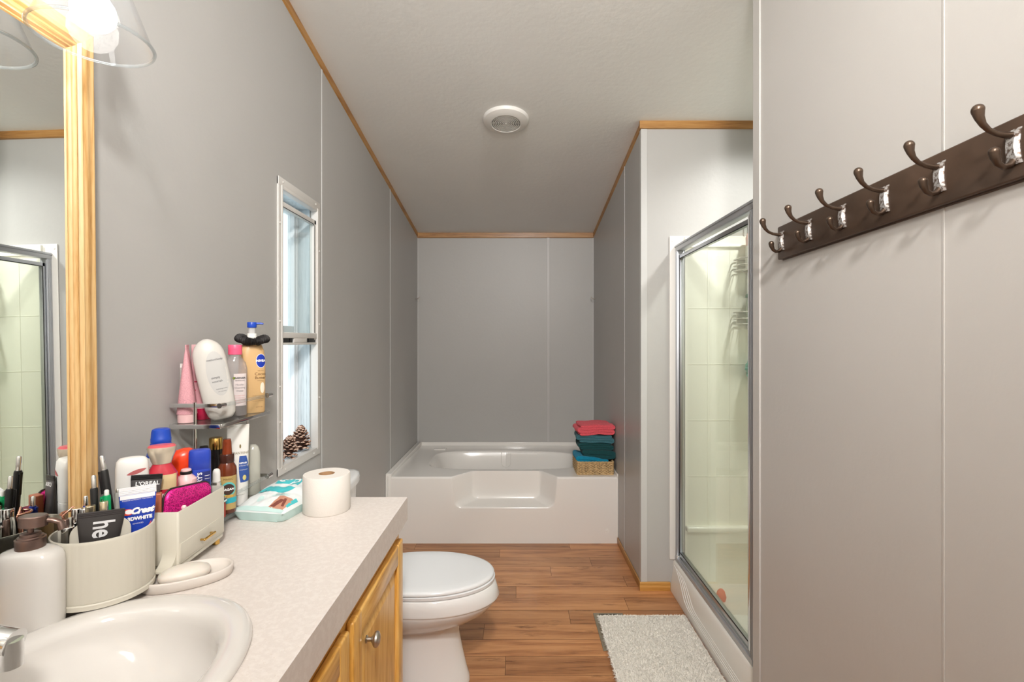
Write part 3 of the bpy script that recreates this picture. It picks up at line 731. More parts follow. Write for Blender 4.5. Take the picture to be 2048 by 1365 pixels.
# ------------------------------------------------------------------ framed mirror (leans a touch)
mr = thing('framed_mirror', 'large wall mirror in a wide fluted oak frame above the countertop', 'mirror', (-.8345, 1.003, .886), (0, math.radians(-.63), math.radians(-.5)))
FW = .062; ML = 1.12; MH = 1.074
def frame_prof(u):     # u across the width 0 outer .. 1 inner -> local x (towards the room)
    return (-.006 * max(0, 1 - u / .06) - .0055 * smooth(.50, .58, u) + .004 * math.exp(-((u - .68) / .05) ** 2) - .006 * smooth(.80, .86, u) + .004 * math.exp(-((u - .93) / .03) ** 2) - .003 * smooth(.97, 1, u) + .0005 * math.sin(u * 24) * (u < .5))
NU = 40
def member(fn_):
    vs_ = []; fs_ = []
    for i in range(NU + 1):
        u = i / NU; a, b2 = fn_(u); x = frame_prof(u)
        vs_ += [(x, *a), (x, *b2)]
    for i in range(NU): fs_.append((2 * i, 2 * i + 1, 2 * i + 3, 2 * i + 2))
    k = len(vs_); a, b2 = fn_(0); c_, d_ = fn_(1)
    vs_ += [(-.026, *a), (-.026, *b2), (-.016, *c_), (-.016, *d_)]
    fs_ += [(0, 1, k + 1, k), (2 * NU, 2 * NU + 1, k + 3, k + 2), (k, k + 1, k + 3, k + 2)]
    mb = MB(); mb.add(vs_, fs_); return mb
member(lambda u: ((-u * FW, u * FW), (-u * FW, MH - u * FW))).build('frame_stile', M['frameZ'], mr, 50)
member(lambda u: ((-ML + u * FW, u * FW), (-ML + u * FW, MH - u * FW))).build('frame_stile', M['frameZ'], mr, 50)
member(lambda u: ((-u * FW, MH - u * FW), (-ML + u * FW, MH - u * FW))).build('frame_rail', M['frameY'], mr, 50)
member(lambda u: ((-u * FW, u * FW), (-ML + u * FW, u * FW))).build('frame_rail', M['frameY'], mr, 50)
MB().box(-.014, -.010, -ML + FW - .004, -FW + .004, FW - .004, MH - FW + .004).build('mirror_glass', M['mirror'], mr, 0)

# ------------------------------------------------------------------ vanity light
vl = thing('vanity_light', 'brushed nickel vanity light with clear cone glass shades above the mirror', 'light', (XL, .50, 2.12))
MB().rbox(0, .022, -.42, .44, -.05, .05, .008).build('back_bar', M['nickel'], vl)
for k, yy in enumerate((.380, .130, -.120, -.370)):
    bx_ = .128
    ar = MB(); ar.tube([(.02, yy, 0), (.07, yy, .012), (.115, yy, .008), (bx_, yy, -.02), (bx_, yy, -.045)], .007, 12); ar.lathe([(.024, -.05), (.027, -.07), (.027, -.095), (.02, -.10)], 28, bx_, yy); ar.build('lamp_arm', M['nickel'], vl)
    sh = MB(); top, bot = -.085, -.240
    sh.lathe([(.030, top), (.034, top - .012), (.0875, bot), (.0875, bot - .0015), (.0858, bot), (.0325, top - .012), (.029, top)], 64, bx_, yy, False, False)
    so = sh.build('lamp_shade', M['shadeglass'], vl, 60)
    rm = MB(); rm.tube([(bx_ + .0872 * cos(2 * PI * i / 64), yy + .0872 * sin(2 * PI * i / 64), bot) for i in range(64)], .0030, 8, closed=True); rm.build('shade_lip', M['shadelip'], so, 60)
    bu = MB(); bu.sphere((bx_, yy, -.192), .033, seg=28, n=18); bu.lathe([(.013, -.10), (.014, -.15), (.024, -.168)], 20, bx_, yy); bu.build('bulb', M['bulb'], vl, 60)
# added globe light, unseen behind the camera, to brighten the whole room
yd = -.35; dl = thing('added_globe_light', 'added globe light hanging unseen behind the camera to brighten the room', 'light', (.05, yd, ceil_z(yd)), (PI, 0, 0))
MB().lathe([(.07, 0), (.072, .012), (.06, .02), (.008, .022), (.008, .62), (.04, .625), (.042, .65)], 40).build('fill_light_base', M['nickel'], dl)
MB().sphere((0, 0, .75), .115, seg=40, n=24).build('fill_globe', M['dome'], dl, 60)

# added spot, unseen behind the camera, lifts the brightness of the far alcove
sy = -.55; sl = thing('added_ceiling_spot', 'added spotlight head, unseen behind the camera, brightening the tub alcove', 'light', (.15, sy, ceil_z(sy)))
MB().lathe([(.06, -.02), (.06, 0), (.05, .004)], 32).build('fill_light_base', M['nickel'], sl)
hd_ = MB(); hd_.M = T(0, 0, -.13) @ Rm(-72, 'X'); hd_.lathe([(.03, .09), (.055, .07), (.06, -.05)], 32, cap1=False); hd_.M = Matrix.Identity(4); hd_.tube([(0, 0, -.02), (0, 0, -.10)], .008, 10); hd_.build('fill_spot_head', M['nickel'], sl)
li = bpy.data.lights.new('added_spot_fill', 'SPOT'); li.energy = SPOT; li.spot_size = math.radians(84); li.spot_blend = 1.; li.shadow_soft_size = .10; li.color = (1., .97, .94)
lo_ = bpy.data.objects.new('added_spot_fill', li); COL.objects.link(lo_); lo_.location = (.15, sy + .09, ceil_z(sy) - .155)
lo_.rotation_euler = (Vector((-.1, 4.2, .9)) - lo_.location).to_track_quat('-Z', 'Y').to_euler()

# ------------------------------------------------------------------ shower
st = thing('shower_stall', 'ivory moulded shower surround behind the glass door', 'shower', (1.3, 2.23, 0))
def SB_(): mb = MB(); mb.M = T(-1.3, -2.23, 0); return mb
s = SB_(); s.box(.90, 1.80, YS - .022, YS - .002, .045, 1.905); s.box(1.785, 1.80, YH + .02, YS - .02, .045, 1.905); s.box(.90, 1.80, YH + .012, YH + .028, .06, 1.905)
s.rbox(.90, 1.78, YS - .034, YS - .02, 1.845, 1.86, .006); s.rbox(.90, 1.78, YS - .06, YS - .02, .33, .36, .01)
for x_ in (1.02, 1.14, 1.26): s.rbox(x_, x_ + .0025, YS - .0235, YS - .021, .36, 1.84, .0004, 1)
for zz in (.62, .92, 1.22, 1.52): s.rbox(.92, 1.78, YS - .0235, YS - .021, zz, zz + .0025, .0004, 1)
s.build('surround', M['ivory'], st)
s = SB_(); s.rbox(.822, .905, YS - .008, YS - .001, .168, 1.912, .003); s.rbox(.85, 1.80, YS - .006, YS - .001, 1.90, 1.912, .002); s.build('flange', M['caulk'], st)
s = SB_(); s.M = s.M @ T(.838, YS - .008, 1.887) @ Rm(90, 'X'); s.lathe([(.006, 0), (.0055, .002), (.001, .003)], 14); s.build('flange_screw', M['caulk'], st)
s = SB_(); # base with curb
s.prism([(.826, 0.), (.826, .035), (.838, .10), (.842, .158), (.850, .168), (.895, .168), (.905, .16), (.915, .06), (.93, .045), (1.80, .045), (1.80, 0.)], YH + .006, YS - .003, 'Y'); s.build('shower_base', M['base'], st, 40, bevel=.003)
s = SB_()   # moulded sweeping lines on the curb
def curb_x(z): 
    pr = [(.826, 0.), (.826, .035), (.838, .10), (.842, .158)]
    for (xa, za), (xb, zb2) in zip(pr, pr[1:]):
        if za <= z <= zb2: return xa + (xb - xa) * (z - za) / (zb2 - za)
    return .842
for q in range(4):
    pts = []
    for i in range(31):
        t = i / 30; y_ = 2.672 - .042 * q - (2.66 - .04 * q - 1.80) * t; z_ = .043 + .0095 * q + (.145 - .043 - .0095 * q) * (1 - smooth(0, .33, t)) ** 1.4
        pts.append((curb_x(z_) - .0004, y_, z_))
    s.tube(pts, .0022, 6)
s.build('moulded_line', M['caulk'], st, 60)
sd = thing('shower_door', 'framed aluminium shower door with one clear glass panel', 'shower door', (.865, 2.25, .168))
def DB(): mb = MB(); mb.M = T(-.865, -2.25, -.168); return mb
Y0, Y1, DZ = 1.806, YS - .008, 1.862
def chan(mb, x0, x1, y0_, y1_, z0_, z1_): mb.rbox(x0, x1, y0_, y1_, z0_, z1_, .0015, 2)
s = DB()     # fixed frame: header, jambs, track
chan(s, .852, .892, Y0, Y1, DZ - .034, DZ); chan(s, .848, .892, Y0, Y1, DZ - .012, DZ - .004)
chan(s, .853, .893, Y1 - .026, Y1, .172, DZ - .034); chan(s, .853, .893, Y0, Y0 + .028, .172, DZ - .034)
for yy in (Y1 - .018, Y1 - .010, Y0 + .008, Y0 + .018): s.box(.8515, .8535, yy, yy + .0015, .19, DZ - .034)
chan(s, .850, .895, Y0, Y1, .169, .190); chan(s, .858, .864, Y0, Y1, .188, .198)
s.build('door_frame', M['alud'], sd)
s = DB()     # swinging panel frame
py0, py1, pz0, pz1 = Y0 + .034, Y1 - .030, .204, DZ - .058
chan(s, .862, .884, py0, py0 + .020, pz0, pz1); chan(s, .862, .884, py1 - .014, py1, pz0, pz1); chan(s, .862, .884, py0, py1, pz1 - .020, pz1); chan(s, .862, .884, py0, py1, pz0, pz0 + .022)
dp = s.build('door_panel', M['alu'], sd)
s = DB(); chan(s, .856, .862, py0 - .004, py0 + .015, pz0, pz1 + .012); s.build('pull_edge', M['alubright'], dp)
s = DB(); g0, g1, h0, h1 = py0 + .020, py1 - .014, pz0 + .022, pz1 - .020
for a, b2 in (((g0, h0), (g1, h0)), ((g1, h0), (g1, h1)), ((g1, h1), (g0, h1)), ((g0, h1), (g0, h0))): s.tube([(.862, *a), (.862, *b2)], .0022, 6)
s.build('glass_gasket', M['rubber'], dp)
DB().box(.870, .875, g0 - .004, g1 + .004, h0 - .004, h1 + .004).build('door_glass', M['doorglass'], dp, 0)
s = DB(); s.rbox(.85, .866, Y1 - .040, Y1 - .024, .188, .206, .003); s.build('pivot_block', M['alubright'], sd)
# added light, out of view, to brighten the shower interior
sla = thing('added_shower_light', 'added round flush light, unseen above the shower, brightening the stall', 'light', (1.38, 2.15, ceil_z(2.15)), (math.radians(180 - 8.1), 0, 0))
MB().lathe([(.075, 0), (.077, .008), (.068, .012)], 36).build('fill_light_base', M['whiteplastic'], sla)
MB().lathe([(.066, .010), (.055, .024), (.03, .032), (.001, .034)], 32).build('lamp_shade', mat('added_lens_glow', (1, 1, 1), .5, emit=((1., 1., .95), 12.)), sla, 60)
li2 = bpy.data.lights.new('added_shower_fill', 'SPOT'); li2.energy = 62.; li2.spot_size = math.radians(125); li2.spot_blend = 1.; li2.shadow_soft_size = .06; li2.color = (1., 1., .96)
lo2 = bpy.data.objects.new('added_shower_fill', li2); COL.objects.link(lo2); lo2.location = (1.38, 2.15, ceil_z(2.15) - .06); lo2.rotation_euler = (Vector((1.12, 2.6, .4)) - lo2.location).to_track_quat('-Z', 'Y').to_euler()
# hanging caddy
cd = thing('shower_caddy', 'chrome wire caddy with two baskets hanging on the shower wall behind the glass', 'caddy', (1.265, YS - .024, 1.36))
wr = MB()
for x_ in (-.035, .035): wr.tube([(x_, -.004, .05), (x_, -.004, .62)], .003, 8)
wr.tube([(-.035, -.004, .62), (-.02, -.006, .66), (0, -.008, .675), (.02, -.006, .66), (.035, -.004, .62)], .003, 8)
wr.tube([(-.02, -.004, .08), (-.02, -.012, -.02), (-.01, -.02, -.03), (.0, -.02, -.03), (.01, -.014, -.02)], .0026, 8)
wr.build('hanging_frame', M['chrome'], cd)
for zb_ in (.355, .075):
    bsk = MB()
    for zz in (0, .028, .062):
        bsk.tube([(x, y - .055, zb_ + zz) for x, y in rrect(.112, .048, .012, 4)], .0032 if zz else .0028, 8, closed=True)
    for i in range(9): bsk.tube([(-.10 + .025 * i, -.103, zb_), (-.10 + .025 * i, -.008, zb_)], .002, 6)
    for x_, y_ in ((-.112, -.055), (.112, -.055), (0, -.103)): bsk.tube([(x_, y_, zb_), (x_, y_, zb_ + .062)], .0025, 6)
    bsk.build('wire_basket', M['nickel'], cd)
def simple_bottle(name, label, loc, secs, m, capsecs, capm, rot=0, cat='bottle', group=None, capname='cap', seg=36):
    t = thing(name, label, cat, loc, rot, group); MB().loft(secs, seg).build('bottle_body', m, t, 40)
    if capsecs: MB().loft(capsecs, seg).build(capname, capm, t, 40)
    return t
t = simple_bottle('shampoo_bottle', 'white bottle with a rounded pink floral top in the upper basket of the shower caddy', (1.235, YS - .080, 1.7195), [(0, .036, .022, 2.6), (.10, .036, .022, 2.6), (.125, .034, .02, 2.4)], P('pearl_white', (.78, .77, .70), .3), [(.125, .033, .02, 2.3), (.165, .036, .022, 2.2), (.19, .028, .018, 2.1), (.205, .012, .008, 2)], P('blush_pink', (.80, .50, .47), .35), group='bottles in the shower caddy')
t2 = oval(t, 'red_flower', P('poppy_red', (.65, .06, .05), .5), front([(0, .036, .023, 2.6), (.2, .036, .023, 2.4)], 0, 0), -.012, .168, .008, .010, 12, 2)
t = simple_bottle('body_wash_bottle', 'clear bottle with a dark green cap in the lower basket of the shower caddy', (1.232, YS - .078, 1.4395), [(0, .028, .02, 2.6), (.10, .028, .02, 2.6), (.135, .024, .018, 2.2)], P('pale_green_gel', (.42, .50, .40), .25), [(.135, .034, .02, 2.4), (.152, .030, .018, 2.3), (.156, .013, .012, 2), (.19, .013, .012, 2)], P('bottle_green', (.05, .13, .08), .35), group='bottles in the shower caddy')
t = simple_bottle('soap_bottle', 'low white bottle beside the green-capped one in the lower shower caddy basket', (1.305, YS - .08, 1.4395), [(0, .03, .02, 2.6), (.06, .03, .02, 2.6), (.085, .02, .016, 2.2)], M['whiteplastic'], [(.085, .012, .012, 2), (.10, .012, .012, 2)], M['whiteplastic'], group='bottles in the shower caddy')
# loofah
lf = MB(); rnd = random.Random(4)
for k in range(46):
    d_ = Vector((rnd.gauss(0, 1), rnd.gauss(0, 1), rnd.gauss(0, 1))).normalized(); lf.M = d_.to_track_quat('Z', 'Y').to_matrix().to_4x4(); ph = rnd.uniform(0, 6)
    lf.grid(lambda a, b, ph=ph: ((.010 + .036 * b) * cos(2 * PI * a), (.010 + .036 * b) * sin(2 * PI * a), .020 + .026 * b + .008 * b * sin(2 * PI * a * 6 + ph)), 30, 4)
lt = thing('bath_loofah', 'mint green mesh bath pouf hanging on the shower wall behind the glass', 'loofah', (1.262, YS - .094, 1.20))
lf.build('mesh_ruffles', glass_mat('mint_netting', (.80, .97, .93), .55, (.42, .80, .72), .5), lt, 60)
MB().tube([(0, .02, .03), (.0, .05, .12), (.0, .066, .17)], .0015, 6).build('hanging_cord', M['whiteplastic'], lt)
rt = MB(); rt.loft([(0, .022, .014, 2.3), (.02, .026, .018, 2.2), (.05, .018, .012, 2.1), (.06, .008, .006, 2)]); ro = rt.build('bath_toy', P('coral_red_plastic', (.75, .20, .14), .4), smooth=50); ro.location = (1.02, 2.50, .046)
tag(ro, 'small coral red bath toy on the shower floor behind the glass', 'toy')

# ------------------------------------------------------------------ coat rail
cr = thing('coat_rail', 'dark bronze wall rail with six double coat hooks on the lit grey wall', 'coat rack', (XH, 1.561, 1.601), (math.radians(-.9), 0, 0))
r_ = MB(); r_.rbox(-.0165, -.002, -.775, 0, 0, .102, .0035); r_.rbox(-.004, -.0003, -.77, -.004, -.003, .10, .001); r_.build('rail_board', M['rail'], cr)
def hook_mesh():
    mb = MB()
    mb.tube([(-.001, 0, .069), (-.012, .0, .069), (-.028, 0, .072), (-.041, 0, .078), (-.050, 0, .087), (-.0555, 0, .098), (-.0575, 0, .107), (-.058, 0, .110)], [.0062, .0050, .0042, .0043, .0050, .0068, .0087, .0093], 14)
    mb.sphere((-.0580, 0, .111), .0094, seg=16, n=10)
    mb.tube([(-.001, 0, .026), (-.008, 0, .019), (-.018, 0, .017), (-.026, 0, .022), (-.031, 0, .033), (-.032, 0, .040)], [.0062, .0054, .0046, .0050, .0068, .0079], 14)
    mb.sphere((-.0322, 0, .042), .0080, seg=16, n=10)
    return mb
def hook_plate():
    mb = MB(); R = []
    for i in range(13):
        t = i / 12; z_ = .020 + .058 * t; hw = .0150 - .0040 * sin(PI * t); b_ = .0055 * sin(PI * min(1, max(0, t))) + .002
        R.append([(-b_ * (1 if k in (1, 2, 3) else .0) - (.0012 if k in (0, 4) else 0) + (.0), hw * y_, z_) for k, y_ in enumerate((-1, -.62, 0, .62, 1))] + [(.0, -hw * -1 * .98, z_), (.0, -hw * .98, z_)])
    mb.rings(R); return mb
for k in range(6):
    yy = -(.026 + .1435 * k)
    h = hook_mesh(); h.M = Matrix.Identity(4); o = h.build('coat_hook', M['bronze'], cr, 60); o.location = (-.0168, yy, 0.004); 
    p = hook_plate().build('hook_plate', M['worn'], o, 40); p['label'] = 'worn silvery back plate'

# ------------------------------------------------------------------ floor register and bath mat
rg = thing('floor_register', 'taupe metal floor vent grille partly under the shaggy bath mat', 'floor vent', (.448, 2.318, 0))
MB().rbox(-.073, .073, -.15, .15, 0, .004, .002).build('register_plate', M['register'], rg)
s = MB()
for row in range(22): s.box(-.045, -.003, .134 - .012 * row, .1385 - .012 * row, .0038, .0046); s.box(.003, .045, .134 - .012 * row, .1385 - .012 * row, .0038, .0046)
s.build('slot_field', M['slot'], rg, 0)
mx0, mx1, my0, my1 = .394, .817, 1.80, 2.42
bm_ = thing('bath_mat', 'shaggy ivory bath mat on the floor in front of the shower', 'bath mat', ((mx0 + mx1) / 2, (my0 + my1) / 2, .0045))
hx_, hy_ = (mx1 - mx0) / 2, (my1 - my0) / 2
g = MB(); g.rbox(-hx_ + .004, hx_ - .004, -hy_ + .004, hy_ - .004, 0, .008, .003); g.build('mat_backing', M['mat'], bm_)
g = MB(); rnd = random.Random(11); NT = 30000
vs_, fs_ = [], []
for i in range(NT):
    x, y = rnd.uniform(-hx_, hx_), rnd.uniform(-hy_, hy_)
    if rnd.random() < .10:
        if rnd.random() < .5: x = rnd.choice((-1, 1)) * hx_ * rnd.uniform(.975, 1.)
        else: y = rnd.choice((-1, 1)) * hy_ * rnd.uniform(.985, 1.0)
    an = rnd.uniform(0, 2 * PI); ln = rnd.uniform(.009, .017); w_ = rnd.uniform(.0008, .0015); lean = rnd.uniform(.6, 1.4)
    if x > hx_ * .97: an = rnd.uniform(PI / 2, 3 * PI / 2)
    dx, dy = cos(an), sin(an); px, py = -dy * w_, dx * w_; z0_ = .006
    k = len(vs_); L1, L2 = ln * .5, ln
    vs_ += [(x - px, y - py, z0_), (x + px, y + py, z0_), (x + px + dx * L1 * .5 * lean, y + py + dy * L1 * .5 * lean, z0_ + L1 * .75), (x - px + dx * L1 * .5 * lean, y - py + dy * L1 * .5 * lean, z0_ + L1 * .75),
            (x + dx * L2 * lean * .9, y + dy * L2 * lean * .9, max(.003, z0_ + L2 * (.85 - .55 * lean) + .002))]
    fs_ += [(k, k + 1, k + 2, k + 3), (k + 3, k + 2, k + 4)]
g.add(vs_, fs_); po = g.build('pile', M['mat'], bm_, 180); po['kind'] = 'stuff'

# ------------------------------------------------------------------ things on the counter
# soap dispenser
sp = thing('soap_dispenser', 'white ceramic pump bottle with a mauve bronze pump behind the sink', 'soap dispenser', (-.790, .812, CZ), 6)
MB().loft([(0, .042, .025, 2.4), (.004, .0455, .028, 2.4), (.012, .0465, .029, 2.4), (.108, .0465, .029, 2.4), (.118, .0455, .0285, 2.4), (.125, .0425, .027, 2.3), (.1295, .037, .0245, 2.2), (.132, .028, .021, 2.1), (.1335, .018, .018, 2.)], 56).build('ceramic_bottle', M['ceramic'], sp, 60)
MB().lathe([(.0185, .132), (.019, .134), (.0195, .149), (.017, .150), (.0165, .152), (.0135, .153), (.013, .157), (.011, .158)], 40).build('collar', M['mauve'], sp, 30)
h = MB(); h.lathe([(.0045, .155), (.0045, .170)], 16); h.lathe([(.0075, .165), (.010, .170)], 24); h.rings([[(x + .004, y, z_) for x, y in sell(hx, hy, 2.2, 32)] for z_, hx, hy in ((.168, .019, .0135), (.1685, .0195, .014), (.184, .0195, .014), (.1855, .018, .0125))])
h.build('pump_head', M['mauve'], sp, 40)
h = MB(); h.tube([(.015, .002, .1765), (.028, .006, .1745), (.037, .009, .170), (.040, .010, .158)], [.0045, .0042, .0046, .0058], 14); h.build('pump_spout', M['mauve'], sp)

# round organiser
og = thing('pen_organizer', 'round ribbed cream pen organizer on gold feet behind the soap dish', 'organizer', (-.749, .907, CZ))
OR_ = .0746; seg = 120
def rib(r, i): return r + (.0006 if i % 3 == 0 else 0)
R = [[(rib(r_, i) * cos(2 * PI * i / seg), rib(r_, i) * sin(2 * PI * i / seg), z_) for i in range(seg)] for r_, z_ in ((OR_ - .001, .026), (OR_, .030), (OR_, .125), (OR_, .1285))]
R += [[(r_ * cos(2 * PI * i / seg), r_ * sin(2 * PI * i / seg), z_) for i in range(seg)] for r_, z_ in ((OR_ - .0005, .130), (OR_ - .003, .130), (OR_ - .0035, .127), (OR_ - .0035, .032), (.002, .031))]
m = MB(); m.rings(R); m.build('cup', M['cream'], og, 50)
MB().lathe([(.070, .014), (.0755, .016), (.0758, .0235), (.074, .0255), (.07, .0258)], 64).build('tray_base', M['cream'], og)
for an in (-40, 50, 140, 230):
    MB().lathe([(.006, 0), (.0075, .001), (.0075, .012), (.006, .0155)], 16, .055 * cos(math.radians(an)), .055 * sin(math.radians(an))).build('foot', M['gold'], og)
def arch(mb, x0, x1, y0_, z0_, z1_, r, th=.0025, rz=0):
    pl = [(x0, z0_), (x1, z0_)]
    for i in range(9): a = PI / 2 * i / 8; pl.append((x1 - r + r * cos(a), z1_ - r + r * sin(a)))
    for i in range(9): a = PI / 2 + PI / 2 * i / 8; pl.append((x0 + r + r * cos(a), z1_ - r + r * sin(a)))
    mb.rings([[(a, y0_, b2) for a, b2 in pl], [(a, y0_ + th, b2) for a, b2 in pl]])
a = MB(); a.M = T(.014, -.022, 0) @ Rm(36, 'Z'); arch(a, -.043, .041, 0, .032, .152, .022); a.build('divider', M['cream'], og, 40)
a = MB(); a.M = T(-.030, -.006, 0) @ Rm(36, 'Z'); arch(a, -.036, .03, 0, .032, .156, .024); a.build('divider', M['cream'], og, 40)
# contents of the round organiser (world positions; inside floor at CZ+.032)
ZC = CZ + .0325
def pen(label, base, tip, r, m, name='pen', capm=None, clip=True, group='pens in the round organizer', tipn=.12):
    b0, b1 = Vector(base), Vector(tip); d_ = b1 - b0; L_ = d_.length
    o = thing(name, label, name.replace('_', ' '), tuple(b0), 0, group); o.rotation_mode = 'QUATERNION'; o.rotation_quaternion = d_.to_track_quat('Z', 'Y')
    k = L_ * (1 - tipn)
    MB().lathe([(r * .3, 0), (r, .008), (r, k - .003), (r * .85, k)], 16).build('barrel', m, o)
    MB().lathe([(r * .62, k - .001), (r * .62, L_ - .002), (r * .4, L_)], 14).build('button', capm or M['chrome'], o)
    if clip:
        c_ = MB(); c_.rbox(-r * .4, r * .4, -r - .0035, -r - .0015, k - .045, k - .002, .0008, 1); c_.box(-r * .4, r * .4, -r - .003, -r * .5, k - .006, k - .002); c_.build('clip', m, o)
    return o
pen('tallest black clicker pen with silver button in the round organizer', (-.742, .935, ZC), (-.7705, .928, 1.136), .0062, M['black'])
pen('shorter black clicker pen beside the tall one', (-.760, .905, ZC), (-.7715, .911, 1.104), .0058, M['black'])
pen('green capped pen in the round organizer', (-.7480, .918, ZC), (-.7520, .916, 1.076), .0060, P('vivid_green', (.0, .30, .10), .35), capm=M['whiteplastic'], tipn=.06)
pen('slim grey pen between the green pen and the toothpaste', (-.740, .930, ZC), (-.7440, .932, 1.073), .0050, P('grey_plastic', (.30, .29, .27), .4), capm=M['nickel'], tipn=.04, clip=False)
pen('slim white pen beside the toothpaste tube', (-.732, .950, ZC), (-.7370, .936, 1.066), .0062, M['whiteplastic'], capm=M['whiteplastic'], tipn=.04, clip=False)
pen('blue capped pen at the back of the round organizer, seen in the mirror', (-.792, .925, ZC), (-.798, .925, 1.062), .0055, P('ink_blue', (.01, .03, .28), .35), capm=M['chrome'])
def lipstick(label, loc, r, h, m1, m2, split=.5, rz=0, name='lipstick_tube', cat='lipstick'):
    o = thing(name, label, cat, loc, rz, 'cosmetic tubes in the round organizer')
    MB().lathe([(r * .95, 0), (r, .001), (r, h * split)], 20).build('tube_base', m1, o)
    MB().lathe([(r * .93, h * split), (r * .93, h * split + .002), (r, h * split + .003), (r, h - .001), (r * .9, h)], 20).build('tube_cap', m2, o); return o
lipstick('short chrome lipstick tube at the organizer rim beside the soap pump', (-.7840, .873, ZC), .0095, .112, M['black'], M['chrome'], .72)
lipstick('tall silver mascara tube behind the chrome lipstick', (-.7850, .893, ZC), .0085, .138, M['nickel'], M['chrome'], .55, name='mascara_tube', cat='mascara')
lipstick('thin black eyeliner tube at the organizer rim behind the pump spout', (-.7945, .880, ZC), .005, .122, M['black'], M['mauve'], .7, name='eyeliner_tube', cat='eyeliner')
lipstick('pale gold lipstick tube behind the black cream tube', (-.762, .893, ZC), .0075, .142, M['nickel'], P('champagne', (.60, .52, .36), .25, metal=.9), .5)
lipstick('champagne brow gel tube in front of the black pens', (-.7480, .905, ZC), .0065, .146, M['black'], M['champagne'], .5)
lipstick('small silver tube behind the top edge of the black cream tube', (-.7705, .895, ZC), .0080, .137, M['black'], M['alubright'], .5)
# eyelash curler
ec = thing('eyelash_curler', 'rose gold eyelash curler in the round organizer, seen in the mirror', 'eyelash curler', (-.800, .900, ZC), 60)
rg_ = P('rose_gold', (.70, .36, .26), .2, metal=1.)
c_ = MB(); c_.tube([(-.012, 0, .0), (-.010, 0, .06), (.004, 0, .09), (.014, 0, .125), (.0, 0, .137), (-.014, 0, .125), (-.004, 0, .09), (.010, 0, .06), (.012, 0, 0)], .0022, 8); c_.build('handle', rg_, ec, 60)
c_ = MB(); c_.tube([(.016 * cos(a * PI / 10), .014 * sin(a * PI / 10), .128) for a in range(11)], .0022, 8); c_.build('lash_clamp', rg_, ec, 60)

def squeeze_tube(name, label, loc, rot, wtop, h, rb, secm, crimpm, cat='tube', group=None, crimp=.010, capm=None, caph=.0, wmid=None):
    """flattened crimped top, round bottom; local front is -Y"""
    o = thing(name, label, cat, loc, rot, group); z0_ = caph
    secs = []
    for i in range(9):
        t = i / 8; secs.append((z0_ + (h - z0_ - crimp) * t, rb + (wtop / 2 - rb) * t, rb * (1 - t) ** .8 + .0018, 2.0 + 1.6 * t))
    MB().loft(secs, 40).build('tube_body', secm, o, 50)
    z1_ = h - crimp; c_ = MB(); c_.rbox(-wtop / 2, wtop / 2, -.0012, .0012, z1_ - .001, h, .0006, 1)
    for k in range(3): c_.rbox(-wtop / 2, wtop / 2, -.0017, .0017, z1_ + .002 + k * .0028, z1_ + .0033 + k * .0028, .0004, 1)
    c_.build('crimp', crimpm, o)
    if caph: MB().lathe([(rb * .92, 0), (rb * .97, .001), (rb, caph - .001), (rb * .9, caph)], 32).build('cap', capm, o)
    return o, secs
white_ink = P('white_print', (.82, .82, .82), .5); dark_ink = P('dark_print', (.05, .05, .055), .5)
# black cream tube
bt, secs = squeeze_tube('cream_tube', 'black cream tube with sideways white letters standing in the round organizer', (-.7370, .8760, ZC), (math.radians(-2), math.radians(3), math.radians(38)), .066, .136, .016, P('charcoal_tube', (.030, .026, .025), .35), M['black'] if False else P('charcoal_tube_edge', (.035, .03, .03), .45), group='tubes in the round organizer')
hm = front(secs, .003, .106, .0012)
lettering(bt, 'he', .029, P('silver_print', (.62, .62, .63), .4), lambda u, v: hm(u * 1.45, v), rot=-90, bold=.0006)
# toothpaste
tp, secs = squeeze_tube('toothpaste_tube', 'blue and white whitening toothpaste tube standing in the round organizer', (-.7100, .9400, ZC), (math.radians(-2), math.radians(-1), math.radians(33)), .057, .162, .017, P('toothpaste_blue', (.012, .045, .36), .25), P('tube_white', (.76, .76, .78), .3), crimp=.014, group='tubes in the round organizer')
patch(tp, 'white_band', M['tube_white'], front(secs, 0, 0, .0003), -.0265, .0265, .1405, .1478, 12, 2)
lettering(tp, 'Crest', .0148, white_ink, front(secs, .006, .118, .0018), shear=.35, bold=.0009)
oval(tp, 'red_swoosh', P('logo_red', (.75, .07, .03), .4), front(secs, 0, 0, .0006), -.0155, .1175, .0095, .0058)
oval(tp, 'white_swoosh', white_ink, front(secs, 0, 0, .0008), -.0130, .1180, .0062, .0042)
lettering(tp, '3DWHITE', .0084, white_ink, front(secs, .003, .1045, .0014), bold=.0005)
lettering(tp, 'FLUORIDE ANTICAVITY TOOTHPASTE', .0027, white_ink, front(secs, .0, .1385, .0009))
lettering(tp, 'ADVANCED', .003, white_ink, front(secs, .0, .0955, .0009))
mb = MB(); mp_ = front(secs, 0, 0, .0007)
mb.grid(lambda a, b: tuple(mp_(-.006 + (.020 + .006) * a, .045 + (.020 + .032 * a ** 1.5) * b)), 12, 5); mb.build('red_corner', P('coral_print', (.62, .10, .09), .35), tp)
mb = MB(); mb.grid(lambda a, b: tuple(mp_(-.019 + .012 * a, .045 + (.026 - .022 * a) * b)), 8, 4); mb.build('red_corner', M['coral_print'], tp)

